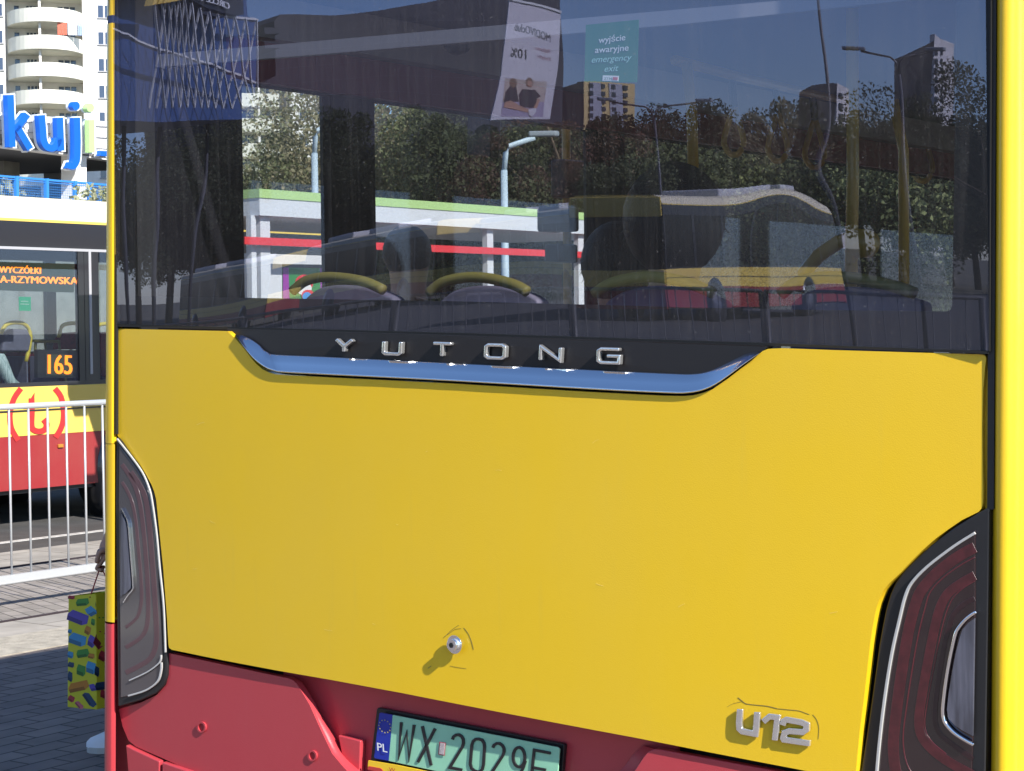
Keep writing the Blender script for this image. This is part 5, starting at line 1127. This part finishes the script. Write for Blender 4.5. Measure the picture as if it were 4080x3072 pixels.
def shoe(a0, d0, z0=0, rot=0):
    tx = a0+.20; prof = [(0,.075,.06),(.05,.085,.10),(.11,.08,.115),(.15,.075,.10),(.19,.078,.072),(.24,.075,.05),(.275,.055,.035),(.29,.02,.02)]
    b = MB(); vs = []; n = 10
    for (l, wv, hv) in prof:
        for k_ in range(n+1):
            q = math.pi*k_/n; vs.append(P_(a0-.09+l, d0+wv*.6*math.cos(q), z0+.022+hv*math.sin(q)**.8))
    m_ = n+1; b.add(vs, [(i*m_+j, i*m_+j+1, (i+1)*m_+j+1, (i+1)*m_+j) for i in range(len(prof)-1) for j in range(n)]+[tuple(range(m_))], SHW2, True); o = child(b, 'shoe', per)
    b = MB(); o1 = [(l, wv) for l, wv, _ in prof]; pts = [P_(a0-.095+l*1.01, d0+wv*.64, z0+.024) for l, wv in o1]+[P_(a0-.095+l*1.01, d0-wv*.64, z0+.024) for l, wv in o1[::-1]]; b.prism(pts, V((0,0,1)), .024, SOL); child(b, 'sole', o)
    b = MB()
    for j in range(4): b.tube([P_(a0+.01+j*.028, d0-.03, z0+.125-j*.014), P_(a0+.015+j*.028, d0, z0+.139-j*.016), P_(a0+.01+j*.028, d0+.03, z0+.125-j*.014)], .004, WFR, 6)
    child(b, 'laces', o)
toe = at(330, 2962, DP); ta = (toe-V((bx,by_,0))).dot(wk)
shoe(ta-.20, -.09)
shoe(-.30, .09, .03)
# gift bag
bgf = [(272,2376),(383,2366),(386,2828),(268,2818)]
c0 = at(383, 2600, DP-.02); side_dir = (dp*.80-wk*.60).normalized(); BAGN = -dp
BS = Surf(c0, (BAGN+wk*.05).normalized()); LR_ = [BS(*p) for p in bgf]
bag = empty('gift_bag', (LR_[2]+LR_[3])/2, 'tall yellow gift bag printed with toy bricks, held just above the ground by the pedestrian', 'bag')
BY = mat('bag_yellow', (.62,.60,.03), .45); b = MB(); dv = side_dir*.17
f = LR_; q = [p+dv for p in f]
b.add(f+q, [(0,3,2,1),(1,2,6,5),(5,6,7,4),(4,7,3,0),(3,7,6,2)], BY); o = child(b, 'paper_bag', bag, .003)
cols_ = {'v': (.12,.08,.42), 'b': (.06,.30,.55), 'g': (.06,.28,.05), 'o': (.55,.22,.03), 'd': (.02,.06,.14), 'r': (.42,.04,.06), 'p': (.60,.15,.20)}
cb_ = lambda x, y: (x/1.713, 2100+y/1.713)
def toy(b, sf, x, y, wd, h, a, c, clip=True):
    wd *= 1.28; h *= 1.28
    ca, sa = math.cos(R(a)), math.sin(R(a)); pt = lambda u, v: cb_(x+u*ca-v*sa, y+u*sa+v*ca); mt = mat('bag_print_'+{'v':'violet','b':'blue','g':'green','o':'orange','d':'navy','r':'red','p':'pink'}[c], cols_[c], .45); m2 = mat('bag_print_deep_'+{'v':'violet','b':'blue','g':'green','o':'orange','d':'navy','r':'red','p':'pink'}[c], tuple(k*.5 for k in cols_[c]), .45)
    b.prism([sf.off(.0015)(*pt(u, v)) for u, v in [(-wd/2,-h*.15),(-wd*.3,-h/2),(wd/2,-h*.3),(wd/2,h*.3),(wd*.25,h/2),(-wd/2,h*.3)]], sf.n, .001, mt)
    b.prism([sf.off(.0022)(*pt(u, v)) for u, v in [(-wd/2,-h*.02),(wd*.25,h*.18),(wd*.25,h/2),(-wd/2,h*.3)]], sf.n, .0008, m2)
    for k in range(max(2, int(wd/28))):
        u = -wd*.22+k*wd*.5/max(1, int(wd/28)-1 or 1); cx, cy = pt(u, -h*.28); b.prism([sf.off(.003)(cx+4*math.cos(q), cy+2.8*math.sin(q)) for q in [2*math.pi*j/10 for j in range(10)]], sf.n, .0008, mt)
b = MB()
for t in [(562,513,68,44,-15,'g'),(530,618,112,72,12,'v'),(620,575,44,64,-50,'b'),(528,768,92,70,8,'b'),(564,862,66,50,-20,'g'),(552,978,46,66,0,'g'),(620,960,50,72,0,'b'),(535,1088,108,58,-20,'o'),(610,1178,90,42,48,'d'),(484,940,32,32,0,'d'),(486,480,36,22,0,'r'),(598,705,32,50,10,'o'),(622,880,34,30,0,'o'),(540,1215,50,28,40,'p'),(624,780,38,70,10,'v'),(480,872,30,40,0,'b'),(486,1172,34,36,20,'r'),(632,1095,30,46,-30,'v'),(634,648,20,40,0,'g'),(478,1020,24,60,0,'d'),(476,712,20,24,0,'b')]:
    x, y, wd, h, a, c = t; toy(b, BS, *t)
child(b, 'printed_bricks', bag)
SF2 = Surf(c0, V((side_dir.y, -side_dir.x, 0)) if V((side_dir.y, -side_dir.x, 0)).dot(CAM-c0) > 0 else V((-side_dir.y, side_dir.x, 0)))
b = MB()
for t in [(676,520,36,60,0,'d'),(690,640,40,60,0,'g'),(684,760,54,120,20,'r'),(700,880,40,60,10,'r'),(662,985,24,60,0,'d'),(688,1085,60,50,-20,'d'),(705,1140,30,50,0,'r')]:
    b = MB(); toy(b, SF2, *t); child(b, 'printed_brick', bag)
b = MB(); RC = mat('cord_red', (.40,.04,.05), .7); top = P_(hx-.002, -.12, h_.z-.045)
for (pa, pb) in (((360,2372),(376,2262)),):
    b.tube([BS(358,2372)+V((0,0,-.01)), top+V((0,0,-.0))], .0028, RC, 6); b.tube([BS(358,2372)+dv*.1+(f[1]-f[0])*.75+V((0,0,-.0)), top], .0028, RC, 6)
child(b, 'cord_handle', bag)
